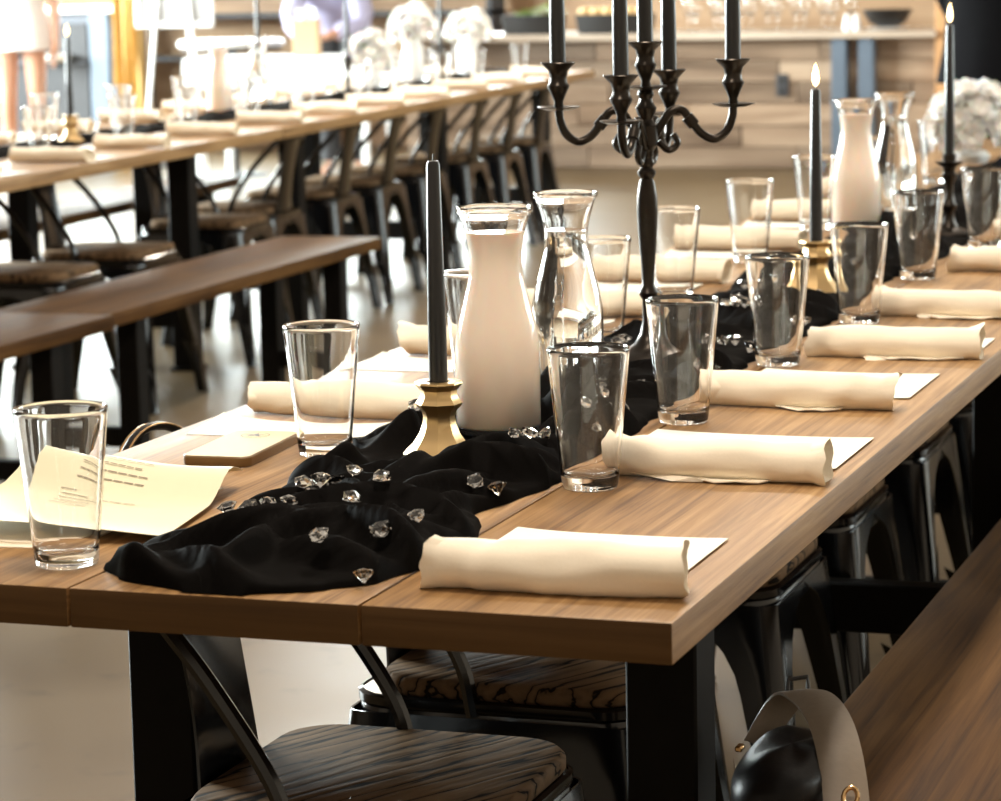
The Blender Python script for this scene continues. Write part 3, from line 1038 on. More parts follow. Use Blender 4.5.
def fold_h(X, Y):
    """X, Y arrays -> height of the gathered cloth"""
    H = np.full(X.shape, .0)
    for pts, hg, w0, w1 in FOLDS:
        ys_ = [p[1] for p in pts]
        m = (Y > min(ys_) - .09) & (Y < max(ys_) + .09)
        if not m.any(): continue
        x, y = X[m], Y[m]
        best = np.full(x.shape, 9.0); sgn = np.ones(x.shape); tt = np.zeros(x.shape)
        for k in range(len(pts) - 1):
            (ax, ay), (bx_, by_) = pts[k], pts[k + 1]
            dx, dy = bx_ - ax, by_ - ay
            l2 = dx * dx + dy * dy
            t = np.clip(((x - ax) * dx + (y - ay) * dy) / l2, 0, 1)
            ex, ey = x - ax - t * dx, y - ay - t * dy
            d = np.hypot(ex, ey)
            c = d < best
            best = np.where(c, d, best); sgn = np.where(c, np.sign(dx * ey - dy * ex), sgn); tt = np.where(c, (k + t) / (len(pts) - 1), tt)
        w = np.where(sgn > 0, w1, w0)
        h = hg * np.exp(-(best / w) ** 2) * (0.35 + 0.65 * np.sin(np.pi * np.clip(tt, .02, .98)))
        # soft maximum keeps folds distinct
        H[m] = np.log(np.exp(H[m] * 260) + np.exp(h * 260) - 1 + 1e-9) / 260
    return H


def run_h_arr(X, Y, S):
    base = np.vectorize(lambda x, y: .012 + .007 * noise.noise((x * 6 + 2, y * 5, 1.3)) + .0022 * noise.noise((x * 38, y * 38, 2.3)))(X, Y)
    h = base + fold_h(X, Y)
    edge = np.clip(1 - np.abs(S) ** 7, 0, 1) ** .42
    h = h * edge
    for fx, fy, fr in flats:
        d = np.hypot(X - fx, Y - fy)
        k = np.clip((d - fr) / .04, 0, 1); k = k * k * (3 - 2 * k)
        h = np.where(h > .0035, .0035 + (h - .0035) * k, h)
    return h


rows = []
ys = []
y = 2.262
while y < 8.3:
    ys.append(y)
    y += .0075 if y < 3.7 else (.014 if y < 5.2 else .03)
NX = 84
GX, GS = [], []
for y in ys:
    a, b = interp(LB, y), interp(RB, y)
    a += .016 * noise.noise((3.3, y * 11, 0)); b += .016 * noise.noise((8.3, y * 11, 0))
    # keep clear of the glasses standing at the edges
    for gx, gy in glz:
        d = abs(y - gy)
        if d < .045:
            cl_ = math.sqrt(.045 ** 2 - d * d) * .95
            if gx > -1.07: b = min(b, gx - cl_)
            else: a = max(a, gx + cl_)
    S_ = np.linspace(-1, 1, NX + 1)
    GS.append(S_)
    GX.append((a + b) / 2 + (b - a) / 2 * np.sign(S_) * np.abs(S_) ** .85)
GX = np.array(GX); GS = np.array(GS); GY = np.repeat(np.array(ys)[:, None], NX + 1, 1)
FR = np.clip((GY - 2.262) / .035, 0, 1)
GH = run_h_arr(GX, GY, GS) * np.sqrt(FR * (2 - FR))
rows = [[(float(GX[i, k]), float(GY[i, k]), Z + .0008 + float(GH[i, k])) for k in range(NX + 1)] for i in range(len(ys))]
rn = ob('table_runner', strip(rows), MT['runner'], ang=180)
tag(rn, 'crumpled black sheer runner bunched down the middle of the near table', 'table runner')


def cloth_z(x, y):
    i = int(np.argmin(np.abs(np.array(ys) - y)))
    k = int(np.argmin(np.abs(GX[i] - x)))
    if abs(GX[i, k] - x) > .02: return Z
    return Z + .0008 + float(GH[max(i - 1, 0):i + 2, max(k - 1, 0):k + 2].max())


# ---------------- crystals
def gem_mesh(kind):
    bm = bmesh.new()
    if kind == 0:   # brilliant cut
        n = 8
        prof = [(.0046, .0058), (.0088, .0036), (.0088, .0030), (.0, -.0062)]
        lathe([(0, .0058)] + prof, n, bm=bm)
        for v in bm.verts:
            pass
    else:           # irregular acrylic ice chip
        rnd = random.Random(kind)
        bmesh.ops.create_icosphere(bm, subdivisions=1, radius=.0085)
        for v in bm.verts:
            v.co *= rnd.uniform(.72, 1.22)
            v.co.z *= .72
    return mesh_of(bm, 'gem', False)


gems = [gem_mesh(k) for k in range(5)]
for g in gems: g.materials.append(MT['gem'])
GP = [(-1.176, 2.546), (-1.163, 2.566), (-1.104, 2.48), (-1.087, 2.495), (-1.113, 2.632), (-1.074, 2.543), (-1.006, 2.459), (-.959, 2.408), (-.996, 2.349), (-.93, 2.429), (-.940, 2.318), (-1.012, 2.547),
      (-1.163, 3.045), (-1.033, 2.87), (-.968, 2.70), (-.948, 2.708), (-.985, 2.905), (-.968, 2.929), (-.977, 2.851), (-1.067, 2.614), (-1.114, 2.68), (-1.020, 2.985), (-1.146, 3.80), (-1.113, 3.83), (-1.15, 3.84),
      (-1.141, 4.503), (-1.086, 4.241), (-1.054, 4.158), (-1.051, 4.086), (-1.083, 4.153), (-.99, 3.849), (-1.003, 3.826), (-.957, 3.6), (-.970, 3.61), (-.945, 4.083), (-.955, 3.80), (-.97, 3.236), (-.958, 3.147), (-.945, 3.05), (-.968, 3.072),
      (-1.09, 2.56), (-1.12, 2.61), (-.99, 2.94), (-1.0, 3.40), (-1.01, 3.31), (-1.03, 3.38), (-.98, 4.35), (-1.06, 4.36), (-1.13, 4.66), (-1.02, 4.75), (-1.08, 4.9), (-1.0, 5.2)]
random.seed(3)
for k, (x, y) in enumerate(GP):
    o = ob('crystal_gem', gems[k % 5], None, None, (x, y, cloth_z(x, y) + .0060), (random.uniform(-.5, .5), random.uniform(-.5, .5), random.uniform(0, 6)))
    s = random.uniform(1.0, 1.35) if y < 3.5 else random.uniform(1.15, 1.5)
    o.scale = (s, s, s)
    zone = ('on the near end of the black runner' if y < 2.75 else 'on the runner between the brass candlestick and lemonade carafe' if y < 3.2 else
            'on the runner beside the water carafe' if y < 3.7 else 'on the runner around the candelabra foot' if y < 4.0 else 'on the runner beyond the candelabra')
    tag(o, 'clear faceted acrylic gem ' + zone, 'gem', 'gems ' + zone)


# ---------------- bouquets
def blossom_mesh(seed):
    rnd = random.Random(seed)
    bm = bmesh.new()
    for ring, (n, tilt, ln) in enumerate([(6, .25, .030), (6, .7, .027), (4, 1.15, .022)]):
        for k in range(n):
            a = 2 * PI * (k + .5 * ring) / n + rnd.uniform(-.15, .15)
            rows = []
            for i in range(5):
                u = i / 4
                w = .015 * math.sin(PI * min(1, u * .75 + .22))
                rr = ln * u * math.cos(tilt * (1 - .3 * u)); zz = ln * u * math.sin(tilt) + .004 * u * u
                ca, sa = math.cos(a), math.sin(a)
                rows.append([(rr * ca - w * s * sa, rr * sa + w * s * ca, zz + .004 * s * s) for s in (-1, 0, 1)])
            strip(rows, bm=bm)
    return mesh_of(bm, 'blossom', True, 80)


BL = [blossom_mesh(k) for k in range(3)]
for b in BL: b.materials.append(MT['petal'])


def bouquet(x, y, z, R, n, label, vh=.10, seed=0):
    t = empty('flower_bouquet', (x, y, z))
    tag(t, label, 'flowers')
    ob('vase', lathe([(0, 0), (.04, 0), (.045, .01), (.05, vh * .6), (.038, vh), (.034, vh), (.045, vh * .6), (.04, .012), (0, .012)], 24), MT['white'], t)
    rnd = random.Random(seed)
    for k in range(n):
        u = (k + .5) / n
        th = math.acos(1 - 1.35 * u); a = k * 2.399
        d = Vector((math.sin(th) * math.cos(a), math.sin(th) * math.sin(a), math.cos(th)))
        p = Vector((0, 0, vh + R * .55)) + d * R * rnd.uniform(.85, 1.1)
        o = ob('blossom', BL[k % 3], None, t, p, d.to_track_quat('Z', 'Y').to_euler())
        s = rnd.uniform(1.1, 1.6); o.scale = (s, s, s)
    bm = bmesh.new()
    for k in range(14):
        a = rnd.uniform(0, 6.28); e = rnd.uniform(-.2, 1.2)
        d = Vector((math.cos(a) * math.cos(e), math.sin(a) * math.cos(e), math.sin(e)))
        p = Vector((0, 0, vh + R * .45))
        s_ = d.cross(Vector((0, 0, 1))).normalized() * .016
        q = p + d * R * .5; m_ = p + d * R * .85; e_ = p + d * R * 1.08
        bm.faces.new([bm.verts.new(v) for v in (q, m_ + s_, e_, m_ - s_)])
    ob('leaves', bm, MT['leaf'], t, smooth=False)


bouquet(-1.235, 7.2, Z + .02, .095, 30, 'white flower bouquet on the near row at the far right edge', .03, 1)
p = T2(-.50, 4.75)
bouquet(p.x, p.y, ZR, .075, 22, 'white flower bouquet on the background table right of the kraft bag', .10, 2)
p = T2(-.45, 6.1)
bouquet(p.x, p.y, ZR, .075, 20, 'tall white flower bouquet at the far end of the background table', .17, 4)
p = T2(-.55, 5.55)
bouquet(p.x, p.y, ZR, .085, 24, 'full white flower bouquet left of the herb tray in the background', .19, 6)

# ================================================================ background table settings
random.seed(21)
yy = [-.45, .15, .75, 1.35, 1.95, 2.6, 3.2, 3.8, 4.4, 5.0, 5.6, 6.3]
for k, d in enumerate(yy):
    q = T2(-.275 + random.uniform(-.02, .02), d + .1)
    pint(q.x, q.y, 'empty pint glass on the background table, %s from the left in its front row' % ORD[k], 'pint glasses on the background tables')
    q = T2(-.60 + random.uniform(-.02, .02), d + .25)
    pint(q.x, q.y, 'empty pint glass on the background table, %s from the left in its rear row' % ORD[k], 'pint glasses on the background tables')
    q = T2(-.135, d - .12)
    napkin(q.x, q.y, RZ2 + random.uniform(-.05, .05), 200 + k, 'cream rolled napkin, %s from the left along the front of the background table' % ORD[k], 'rolled napkins on the background tables', flap=False)
    q = T2(-.725, d + .05)
    napkin(q.x, q.y, RZ2 + random.uniform(-.05, .05), 230 + k, 'cream rolled napkin, %s from the left along the rear of the background table' % ORD[k], 'rolled napkins on the background tables', flap=False)
    q = T2(-.14, d + .04)
    card(q.x - .11, q.x + .11, q.y - .07, q.y + .07, RZ2, 'white menu card, %s from the left along the front of the background table' % ORD[k], 'menu cards on the background tables', text=False)
carafe(-4.50, 9.80, 'lemon', 'carafe of pale lemonade on the background table below the easel', z=ZR)
carafe(-4.56, 10.30, 'water', 'carafe of clear water on the background table beside the lemonade', z=ZR)
p = T2(-.42, 1.42)
brass_stick(p.x, p.y, True, 'brass candlestick with a lit taper on the background table at far left', z=ZR)
dark_stick(-4.70, 10.62, False, 'dark candlestick with tall black taper beside the background carafes', h=.30)
p = T2(-.50, 4.45)
dark_stick(p.x, p.y, False, 'dark candlestick with black taper just left of the white bouquet', h=.30)
p = T2(-.36, 5.35)
dark_stick(p.x, p.y, False, 'dark candlestick with black taper right of the white bouquet', h=.30)
# black runners of the background row
items2 = [(-4.50, 9.80), (-4.56, 10.30), (-4.70, 10.62)] + [tuple(T2(*q)[:2]) for q in ((-.42, 1.42), (-.50, 4.45), (-.36, 5.35), (-.50, 4.75), (-.45, 6.1), (-.55, 5.55))]
for nm, d0, d1, lb in (('a', -.8, 2.2, 'crumpled black runner along the left background table'), ('b', 2.3, 6.7, 'crumpled black runner along the far background table')):
    rows = []
    n = int((d1 - d0) / .03)
    for i in range(n + 1):
        d = d0 + (d1 - d0) * i / n
        row = []
        for k in range(21):
            s = -1 + k / 10
            dx = -.44 + .085 * s + .012 * noise.noise((d * 5, 3, s))
            h = (.012 + .02 * max(0, noise.noise((d * 7, s * 2, 5)) + .3)) * max(0, 1 - s ** 4)
            w = T2(dx, d, Z + .001 + h)
            for ix, iy in items2:
                dd = math.hypot(w.x - ix, w.y - iy)
                if dd < .11: w.z = Z + .001 + min(h, .004 + max(0, dd - .07) * .8)
            row.append(w)
        rows.append(row)
    o = ob('table_runner', strip(rows), MT['runner'], ang=180)
    tag(o, lb, 'table runner')

# ================================================================ bag, handbag
bg = empty('shoulder_bag', (-.635, 2.73, .4505))
tag(bg, 'black leather bag with broad taupe strap resting on the near bench edge', 'bag')
rows = []
for i in range(13):
    ph_ = PI * i / 12
    zz = .036 - .036 * math.copysign(abs(math.cos(ph_)) ** .8, math.cos(ph_))
    rr = max(.02, math.sin(ph_) ** .55)
    rows.append([(-.006 + .052 * rr * math.copysign(abs(math.cos(a)) ** .8, math.cos(a)), .115 * rr * math.copysign(abs(math.sin(a)) ** .7, math.sin(a)) - .02, zz + .003 * math.sin(3 * a + i * .7) * (0 < i < 12) * (zz > .01)) for a in [2 * PI * k / 28 for k in range(28)]])
bm = strip(rows, closed=True)
bm.verts.ensure_lookup_table()
bm.faces.new([bm.verts[k] for k in range(27, -1, -1)]); bm.faces.new([bm.verts[12 * 28 + k] for k in range(28)])
ob('body', bm, MT['leather'], bg)
path = spline([(-.066, .060, .045), (-.046, .080, .078), (-.026, .080, .097), (-.002, .060, .099), (.024, .015, .090), (.048, -.045, .070), (.066, -.10, .036), (.076, -.16, .006)], 6)
rows = []
for i, q in enumerate(path):
    tdir = (path[min(i + 1, len(path) - 1)] - path[max(i - 1, 0)]).normalized()
    side = Vector((.86, .50, .05)); side = (side - tdir * side.dot(tdir)).normalized()
    u = i / (len(path) - 1)
    wd_ = .013 + .009 * min(1, u * 2.5)
    rows.append([q + side * wd_ * s + Vector((0, 0, -.004 * s * s)) for s in (-1, -.5, 0, .5, 1)])
st = ob('strap', strip(rows, .003), MT['suede'], bg, ang=70)
ob('ring', tube([Vector((.070 + .007 * math.cos(a), -.100 + .006 * math.sin(a), .045 + .008 * math.sin(a))) for a in [2 * PI * k / 14 for k in range(15)]], .0025, 8), MT['gold'], st)
ob('ring', tube([Vector((.076 + .007 * math.cos(a), -.112 + .009 * math.sin(a), .036 + .006 * math.cos(a))) for a in [2 * PI * k / 14 for k in range(15)]], .0025, 8), MT['gold'], st)
ob('buckle', tube([(-.036, .085, .094), (-.036, .090, .108), (-.018, .098, .110), (-.016, .094, .098)], .0028, 8), MT['trough'], bg)
ob('clasp', box(-.066, -.058, -.02, -.006, .058, .064, .0015), MT['gold'], bg)

hb = empty('handbag', (-1.535, 3.14, 0))
tag(hb, 'small black handbag with arched gold-edged handle hanging at the left table edge', 'bag')
rows = []
for i in range(9):
    u = i / 8
    z = .55 + .12 * u
    tk = .018 * (1 - .5 * u)
    rows.append([(tk * math.cos(a), (.075 + .005 * math.cos(u * 3)) * math.copysign(abs(math.sin(a)) ** .6, math.sin(a)), z) for a in [2 * PI * k / 20 for k in range(20)]])
bm = strip(rows, closed=True)
bm.verts.ensure_lookup_table()
bm.faces.new([bm.verts[k] for k in range(19, -1, -1)]); bm.faces.new([bm.verts[160 + k] for k in range(20)])
ob('body', bm, MT['leather'], hb)
arc = [(-.018 * math.sin(PI * k / 20), -.12 * math.cos(PI * k / 20) * 1.0, .665 + .077 * math.sin(PI * k / 20)) for k in range(21)]
hd = ob('handle', tube(arc, .0055, 8), MT['leather'], hb)
for off in (-.0055, .0055):
    ob('piping', tube([(x + off, y, z + .003) for x, y, z in arc], .0014, 6), MT['gold'], hd)
ob('hook', tube(spline([(.0, .0, .60), (.02, 0, .70), (.05, .0, .712), (.10, .0, .7105)], 4), .0025, 6), MT['gold'], hb)

# ================================================================ things on the bar
ZB = .83


def tray(x, w, label, fill, seed):
    t = empty('serving_tray', (x, YBAR + .05, ZB))
    tag(t, label, 'tray')
    rows = [[(a * s, b * s2, z) for a, b in rrect(w / 2, .13, .02, 3)] for s, s2, z in ((.92, .9, .0), (1, 1, .12), (.97, .96, .12), (.90, .88, .02))]
    bm = strip(rows, closed=True)
    bm.faces.new([bm.verts.new((a * .92, b * .9, .001)) for a, b in rrect(w / 2, .13, .02, 3)])
    ob('trough', bm, MT['trough'], t)
    rnd = random.Random(seed)
    if fill == 'herb':
        bm = bmesh.new()
        for k in range(260):
            px, py = rnd.uniform(-w * .45, w * .45), rnd.uniform(-.10, .10)
            a = rnd.uniform(0, 6.28); h = rnd.uniform(.10, .18) + .03 * math.sin(px * 12)
            d = Vector((math.cos(a), math.sin(a), rnd.uniform(-.1, .7))).normalized()
            s_ = d.cross(Vector((0, 0, 1))).normalized() * .016
            c0 = Vector((px, py, h - .03))
            bm.faces.new([bm.verts.new(v) for v in (c0, c0 + d * .02 + s_, c0 + d * .045, c0 + d * .02 - s_)])
        o = ob('greens', bm, MT['herb'], t, smooth=False)
        o['kind'] = 'stuff'
    else:
        bm = bmesh.new(); bmesh.ops.create_uvsphere(bm, u_segments=10, v_segments=7, radius=.045)
        for v in bm.verts: v.co.z *= .75
        me = mesh_of(bm, 'bread_roll'); me.materials.append(MT['bread'])
        for k in range(11):
            o = ob('bread_roll', me, None, None, (x - w * .40 + (k % 6) * w * .16, YBAR + .0 + .10 * (k // 6), ZB + .13))
            tag(o, 'golden bread roll heaped in the dark tray on the bar', 'bread roll', 'bread rolls in the tray')


tray(-5.66, .36, 'black tray of leafy greens on the bar counter at left', 'herb', 1)
tray(-5.13, .46, 'black tray of golden bread rolls on the bar counter', 'bread', 2)
bw = empty('serving_bowl', (-3.42, YBAR + .0, ZB))
tag(bw, 'wide dark bowl on a white plate at the right end of the bar', 'bowl')
ob('bowl', lathe([(0, .02), (.06, .02), (.11, .05), (.145, .11), (.15, .125), (.143, .122), (.10, .055), (0, .03)], 28), MT['trough'], bw)
ob('plate', lathe([(0, .001), (.10, .001), (.13, .012), (.135, .015), (.10, .010), (0, .010)], 28), MT['white'], bw)


def wine_mesh():
    return lathe([(0, 0), (.034, 0), (.035, .002), (.006, .006), (.004, .02), (.004, .085), (.010, .095), (.030, .115), (.040, .145), (.038, .18), (.032, .205), (.0305, .205), (.0365, .18), (.0385, .145), (.029, .118), (0, .10)], 20)


WG = mesh_of(wine_mesh(), 'wine'); WG.materials.append(MT['glass'])
random.seed(8)
for k in range(14):
    x = -4.78 + k * .085
    o = ob('wine_glass', WG, None, None, (x, YBAR + .02 + .12 * (k % 2) + random.uniform(-.02, .02), ZB))
    tag(o, 'clear stemmed wine glass in the row on the bar, %s from the left' % ORD[k], 'glass', 'wine glasses on the bar')
for k, x in enumerate([-3.66, -3.60]):
    t = empty('shaker', (x, YBAR - .03, ZB))
    tag(t, 'small white shaker on the bar %s' % ('left of its twin' if k == 0 else 'next to the dark bowl'), 'shaker')
    ob('body', lathe([(0, 0), (.022, 0), (.024, .01), (.020, .06), (.014, .075), (0, .076)], 16), MT['white'], t)
    ob('cap', lathe([(0, .074), (.015, .074), (.016, .09), (.008, .10), (0, .101)], 16), MT['white'], t)

# ================================================================ far left background
cb = empty('grey_cabinet', (-9.0, 17.2, 0), 0.0)
tag(cb, 'grey metal cabinet with white top at far left behind the tables', 'cabinet')
ob('body', box(-.62, .30, .06, .60, 0, 1.0, .006), MT['cabinet'], cb)
ob('worktop', box(-.66, .40, -.02, .64, 1.0, 1.035, .004), MT['white'], cb)
ob('side_panel', box(.16, .30, .0, .06, 0, 1.0, .004), MT['steel'], cb)
ob('open_shelf', box(-.56, .14, .02, .06, .25, .93, .003), MT['cabdark'], cb)
ob('shelf_board', box(-.56, .14, -.03, .06, .66, .68, .002), MT['cabinet'], cb)
for k, (x, z, r) in enumerate([(-.02, .68, .13), (-.40, .80, .09)]):
    o = ob('plate_stack', lathe([(0, 0), (r * .6, 0), (r, .02), (r * .98, .05), (r * .6, .055), (0, .055)], 24), MT['white'], None, (-9.0 + x - .05, 17.1, z))
    tag(o, 'white plates stacked on the %s of the grey cabinet' % ('open shelf' if k == 0 else 'upper ledge'), 'plates')
    if k == 1:
        ob('upper_ledge', box(-.56, -.2, -.14, .06, .78, .80, .002), MT['cabinet'], cb)

dr = empty('gold_drape', (-8.45, 17.0, 0))
tag(dr, 'hanging gold fabric drape beside the grey cabinet', 'drape')
rows = []
for i in range(14):
    z = 1.62 - 1.58 * i / 13
    rows.append([(-.11 + .22 * k / 30, .03 * math.sin(k * .9 + .3 * math.sin(i * .4)) + .01 * math.sin(k * 2.3), z) for k in range(31)])
ob('cloth', strip(rows, .003), MT['curtain'], dr, ang=80)
ob('rod', tube([(-.18, 0, 1.63), (.18, 0, 1.63)], .014, 10), MT['darkmetal'], dr)
ob('stand_pole', tube([(.17, 0, 0), (.17, 0, 1.63)], .012, 10), MT['darkmetal'], dr)
ob('stand_foot', box(-.02, .36, -.18, .18, 0, .015, .003), MT['darkmetal'], dr)

ea = empty('easel_sign', (-7.35, 15.4, 0), .05)
tag(ea, 'grey sign board in a white frame on a white easel behind the carafes', 'easel sign')
bd = ob('board', box(-.22, .22, .0, .012, .965, 1.50), MT['board'], ea, smooth=False)
for nm, b_ in (('l', (-.245, -.215, .95, 1.52)), ('r', (.215, .245, .95, 1.52)), ('b', (-.245, .245, .94, .972)), ('t', (-.245, .245, 1.50, 1.53))):
    ob('frame_side', box(b_[0], b_[1], -.012, .02, b_[2], b_[3], .003), MT['white'], ea)
for a, b_ in (((-.06, .03, 1.55), (-.20, -.10, 0)), ((.06, .03, 1.55), (.20, -.10, 0)), ((0, .05, 1.55), (0, .45, 0))):
    ob('easel_leg', tube([a, b_], .013, 8), MT['white'], ea)

rt_ = empty('round_table', (-7.35, 16.2, 0))
tag(rt_, 'white round pedestal table behind the background carafes', 'table')
ob('top', lathe([(0, .80), (.32, .80), (.33, .81), (.33, .83), (.32, .84), (0, .84)], 36), MT['white'], rt_)
ob('edge_band', lathe([(.30, .775), (.31, .775), (.31, .80), (.30, .80)], 36), MT['cabdark'], rt_)
ob('pedestal', lathe([(0, .015), (.03, .015), (.028, .4), (.035, .79), (0, .79)], 20), MT['cabdark'], rt_)
ob('foot', lathe([(0, 0), (.2, 0), (.2, .012), (.04, .025), (0, .025)], 28), MT['cabdark'], rt_)

wt = empty('gift_table', (-6.55, 15.3, 0), .08)
tag(wt, 'white cloth-covered table holding a kraft gift bag in the background', 'table')
ob('top', box(-.55, .55, -.30, .30, .74, .765, .004), MT['white'], wt)
for sx in (-.5, .5):
    for sy in (-.25, .25):
        ob('leg', box(sx - .02, sx + .02, sy - .02, sy + .02, 0, .74, .002), MT['white'], wt)
cl = ob('tablecloth', strip([[(x * 1.0, y * 1.0, .768) for x, y in rrect(.40, .20, .02, 3)], [(x, y, .768) for x, y in rrect(.565, .315, .02, 3)], [(x + .008 * math.sin(k * 1.7), y + .01 * math.sin(k * 1.3), .60) for k, (x, y) in enumerate(rrect(.575, .325, .02, 3))]], .002, closed=True), MT['whitecloth'], wt)
kb = empty('gift_bag', (-6.42, 15.2, .771), .12)
tag(kb, 'plain kraft paper gift bag standing on the white background table', 'gift bag')
ob('body', box(-.075, .075, -.04, .04, 0, .21, .004), MT['kraft'], kb)
ob('handle', tube(spline([(-.03, -.041, .20), (-.025, -.043, .245), (0, -.043, .26), (.025, -.043, .245), (.03, -.041, .20)], 4), .003, 6), MT['white'], kb)
ob('tissue', strip([[(-.06 + .12 * k / 6, .02 * math.sin(k * 2) - .005, z + .02 * math.sin(k * 2.6)) for k in range(7)] for z in (.19, .235, .27)], .002), MT['white'], kb)


# ================================================================ people
def skin_person(name, joints, edges, mat, label, loc, rz, cat='person', root='pelvis'):
    keys = list(joints)
    me = bpy.data.meshes.new(name)
    me.from_pydata([joints[k][0] for k in keys], [(keys.index(a), keys.index(b)) for a, b in edges], [])
    o = bpy.data.objects.new(name, me)
    COL.objects.link(o)
    me.materials.append(mat)
    m = o.modifiers.new('skin', 'SKIN'); m.use_smooth_shade = True
    sv = me.skin_vertices[0].data
    for i, k in enumerate(keys):
        r = joints[k][1]
        sv[i].radius = r if isinstance(r, tuple) else (r, r)
        sv[i].use_root = (k == root)
    s = o.modifiers.new('sub', 'SUBSURF'); s.levels = 1; s.render_levels = 2
    o.location = loc
    o.rotation_euler = (0, 0, rz)
    tag(o, label, cat)
    return o


def body(pose):
    """standing figure 1.68 m, faces -Y; pose overrides joints"""
    J = {'pelvis': ((0, 0, .93), (.155, .11)), 'waist': ((0, 0, 1.06), (.125, .09)), 'chest': ((0, -.005, 1.24), (.15, .10)), 'shoulders': ((0, 0, 1.36), (.10, .075)),
         'neck': ((0, 0, 1.44), (.05, .05)), 'jaw': ((0, -.02, 1.51), (.062, .068)), 'head': ((0, -.01, 1.59), (.078, .092)), 'crown': ((0, 0, 1.65), (.055, .065)),
         'nose': ((0, -.105, 1.55), (.012, .012))}
    E = [('pelvis', 'waist'), ('waist', 'chest'), ('chest', 'shoulders'), ('shoulders', 'neck'), ('neck', 'jaw'), ('jaw', 'head'), ('head', 'crown'), ('head', 'nose')]
    for s, n in ((-1, 'l'), (1, 'r')):
        J.update({'sh' + n: ((s * .165, 0, 1.36), .055), 'el' + n: ((s * .22, .02, 1.09), .040), 'wr' + n: ((s * .235, -.05, .86), .026), 'palm' + n: ((s * .235, -.065, .79), (.016, .034)),
                  'hip' + n: ((s * .09, 0, .88), .088), 'kn' + n: ((s * .095, -.015, .50), .055), 'ca' + n: ((s * .095, .01, .34), .052), 'an' + n: ((s * .095, .02, .09), .034),
                  'heel' + n: ((s * .095, .035, .035), .032), 'toe' + n: ((s * .10, -.13, .022), (.036, .020)), 'ear' + n: ((s * .085, .0, 1.56), (.012, .018))})
        E += [('shoulders', 'sh' + n), ('sh' + n, 'el' + n), ('el' + n, 'wr' + n), ('wr' + n, 'palm' + n), ('pelvis', 'hip' + n), ('hip' + n, 'kn' + n), ('kn' + n, 'ca' + n), ('ca' + n, 'an' + n),
              ('an' + n, 'heel' + n), ('heel' + n, 'toe' + n), ('head', 'ear' + n)]
        for f, (dx, dl) in enumerate(((-.024, .062), (-.008, .072), (.008, .068), (.023, .054))):
            J['f%d%s' % (f, n)] = ((s * .235, -.075 + dx, .755), .009)
            J['t%d%s' % (f, n)] = ((s * .225, -.085 + dx * 1.1, .755 - dl), .0075)
            E += [('palm' + n, 'f%d%s' % (f, n)), ('f%d%s' % (f, n), 't%d%s' % (f, n))]
        J['th' + n] = ((s * .215, -.11, .765), .010); J['tt' + n] = ((s * .205, -.125, .735), .008)
        E += [('palm' + n, 'th' + n), ('th' + n, 'tt' + n)]
    for k, v in pose.items():
        J[k] = (v, J[k][1]) if k in J else (v, .03)
    return J, E


def cloth_rings(rings, n=28):
    return strip([[(cx + rx * math.cos(2 * PI * k / n), cy + ry * math.sin(2 * PI * k / n) * (1 + wv * math.sin(k * 1.9)), z) for k in range(n)] for cx, cy, rx, ry, z, wv in rings], .004, closed=True)


def face_parts(o, hair=True):
    bm = bmesh.new(); bmesh.ops.create_uvsphere(bm, u_segments=10, v_segments=8, radius=.013)
    em = mesh_of(bm, 'eye'); em.materials.append(MT['white'])
    for s in (-1, 1):
        e = ob('eye', em, None, o, (s * .032, -.083, 1.585))
    ob('mouth', tube([(-.022, -.083, 1.505), (0, -.090, 1.503), (.022, -.083, 1.505)], .005, 6), plain('lips', (.45, .16, .13), .4), o)
    if hair:
        ob('hair', lathe([(0, .135), (.06, .125), (.095, .075), (.105, .02), (.10, -.08), (.085, -.16), (.075, -.16), (.09, -.08), (.09, .02), (0, .11)], 24), MT['hair'], o, (0, .022, 1.56), (-.18, 0, 0))


# guest in an ivory dress, seen below the waist at the far left
J, E = body({'knl': (-.08, -.04, .50), 'anl': (-.085, .03, .09)})
pw = skin_person('person', J, E, MT['skin'], 'person in a short ivory dress standing with bare legs at far left', (-8.70, 16.0, 0), 0.25)
ob('dress', cloth_rings([(0, 0, .225, .185, .80, .05), (0, 0, .205, .165, .90, .03), (0, 0, .185, .14, 1.0, .01), (0, 0, .155, .12, 1.08, 0), (0, -.01, .178, .135, 1.24, 0), (0, 0, .16, .11, 1.37, 0)]), MT['dress'], pw)
face_parts(pw)
# guest in black at the far right
_po = {}
for s_, n_ in ((-1, 'l'), (1, 'r')):
    _po.update({'el' + n_: (s_ * .23, .09, 1.10), 'wr' + n_: (s_ * .09, .19, .96), 'palm' + n_: (s_ * .03, .205, .94), 'th' + n_: (s_ * .02, .20, .97), 'tt' + n_: (-s_ * .005, .205, .98)})
    for f_ in range(4):
        _po['f%d%s' % (f_, n_)] = (-s_ * .012, .215, .955 - .013 * f_)
        _po['t%d%s' % (f_, n_)] = (-s_ * .055, .205, .945 - .013 * f_)
J, E = body(_po)
pb = skin_person('person', J, E, MT['skin'], 'person in black clothing standing beyond the near table at the right edge', (-1.75, 10.9, 0), -.2)
ob('jacket', cloth_rings([(-.01, 0, .25, .19, .80, .03), (0, 0, .23, .17, .95, .02), (0, 0, .22, .155, 1.08, .01), (0, -.01, .225, .155, 1.24, 0), (0, 0, .205, .125, 1.38, 0), (0, 0, .07, .07, 1.45, 0)]), MT['blackcloth'], pb)
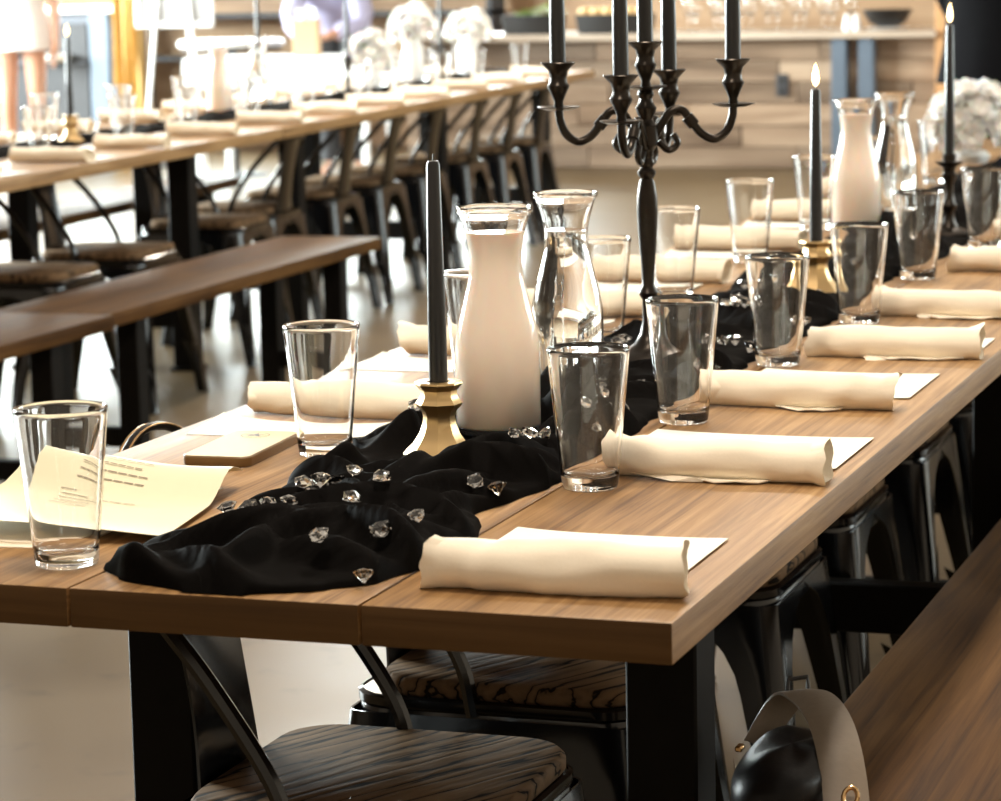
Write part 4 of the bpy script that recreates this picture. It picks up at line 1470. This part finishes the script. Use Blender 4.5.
for s, n in ((-1, 'l'), (1, 'r')):
    pts = [Vector(J[k + n][0]) for k in ('sh', 'el', 'wr')]
    ob('sleeve', tube(spline(pts, 6), [.075] * 6 + [.06] * 6 + [.045], 14), MT['blackcloth'], pb)
    pts = [Vector(J[k + n][0]) for k in ('hip', 'kn', 'an')]
    ob('trouser_leg', tube(spline(pts, 6), [.105] * 4 + [.09] * 5 + [.07] * 4, 16), MT['blackcloth'], pb)
    ob('shoe', tube([(J['heel' + n][0][0], .06, .042), (J['toe' + n][0][0], -.17, .034)], .046, 12, flat=(.8, 1)), MT['leather'], pb)
face_parts(pb)
# guest in a lavender shirt leaning on the gift table
J, E = body({'waist': (0, -.06, 1.03), 'chest': (0, -.18, 1.14), 'shoulders': (0, -.26, 1.20), 'neck': (0, -.31, 1.25), 'jaw': (0, -.36, 1.30), 'head': (0, -.37, 1.38), 'crown': (0, -.37, 1.44), 'nose': (0, -.465, 1.34),
             'shl': (-.165, -.26, 1.19), 'shr': (.165, -.26, 1.19), 'earl': (-.085, -.36, 1.36), 'earr': (.085, -.36, 1.36),
             'ell': (-.22, -.30, .95), 'wrl': (-.10, -.42, .86), 'palml': (-.06, -.47, .84), 'elr': (.22, -.30, .95), 'wrr': (.10, -.42, .88), 'palmr': (.06, -.47, .86),
             **{'f%dl' % f: (-.05, -.50 + .012 * f, .825) for f in range(4)}, **{'t%dl' % f: (-.02, -.53 + .014 * f, .815) for f in range(4)}, 'thl': (-.035, -.46, .85), 'ttl': (-.015, -.475, .85),
             **{'f%dr' % f: (.05, -.50 + .012 * f, .845) for f in range(4)}, **{'t%dr' % f: (.02, -.53 + .014 * f, .835) for f in range(4)}, 'thr': (.035, -.46, .87), 'ttr': (.015, -.475, .87)})
pl_ = skin_person('person', J, E, MT['skin'], 'person in a lavender shirt bending forward behind the white table', (-6.72, 16.45, 0), 0.1)
ob('shirt', cloth_rings([(0, 0, .20, .15, .86, .02), (0, -.02, .19, .14, .98, .02), (0, -.10, .20, .14, 1.07, .01), (0, -.19, .205, .13, 1.15, 0), (0, -.27, .17, .10, 1.22, 0), (0, -.305, .07, .06, 1.255, 0)]), MT['lavender'], pl_)
for s, n in ((-1, 'l'), (1, 'r')):
    pts = [Vector(J[k + n][0]) for k in ('sh', 'el', 'wr')]
    ob('sleeve', tube(spline(pts, 6), [.07] * 6 + [.055] * 6 + [.04], 14), MT['lavender'], pl_)
    pts = [Vector(J[k + n][0]) for k in ('hip', 'kn', 'an')]
    ob('trouser_leg', tube(spline(pts, 6), [.105] * 4 + [.09] * 5 + [.07] * 4, 16), MT['cabdark'], pl_)
ob('hair', lathe([(0, .135), (.06, .125), (.095, .075), (.105, .02), (.10, -.06), (.085, -.10), (.075, -.10), (.09, -.06), (.09, .02), (0, .11)], 24), MT['hair'], pl_, (0, -.345, 1.35), (-.18, 0, 0))
em = None
for s in (-1, 1):
    bm = bmesh.new(); bmesh.ops.create_uvsphere(bm, u_segments=10, v_segments=8, radius=.013)
    ob('eye', bm, MT['white'], pl_, (s * .032, -.44, 1.37))
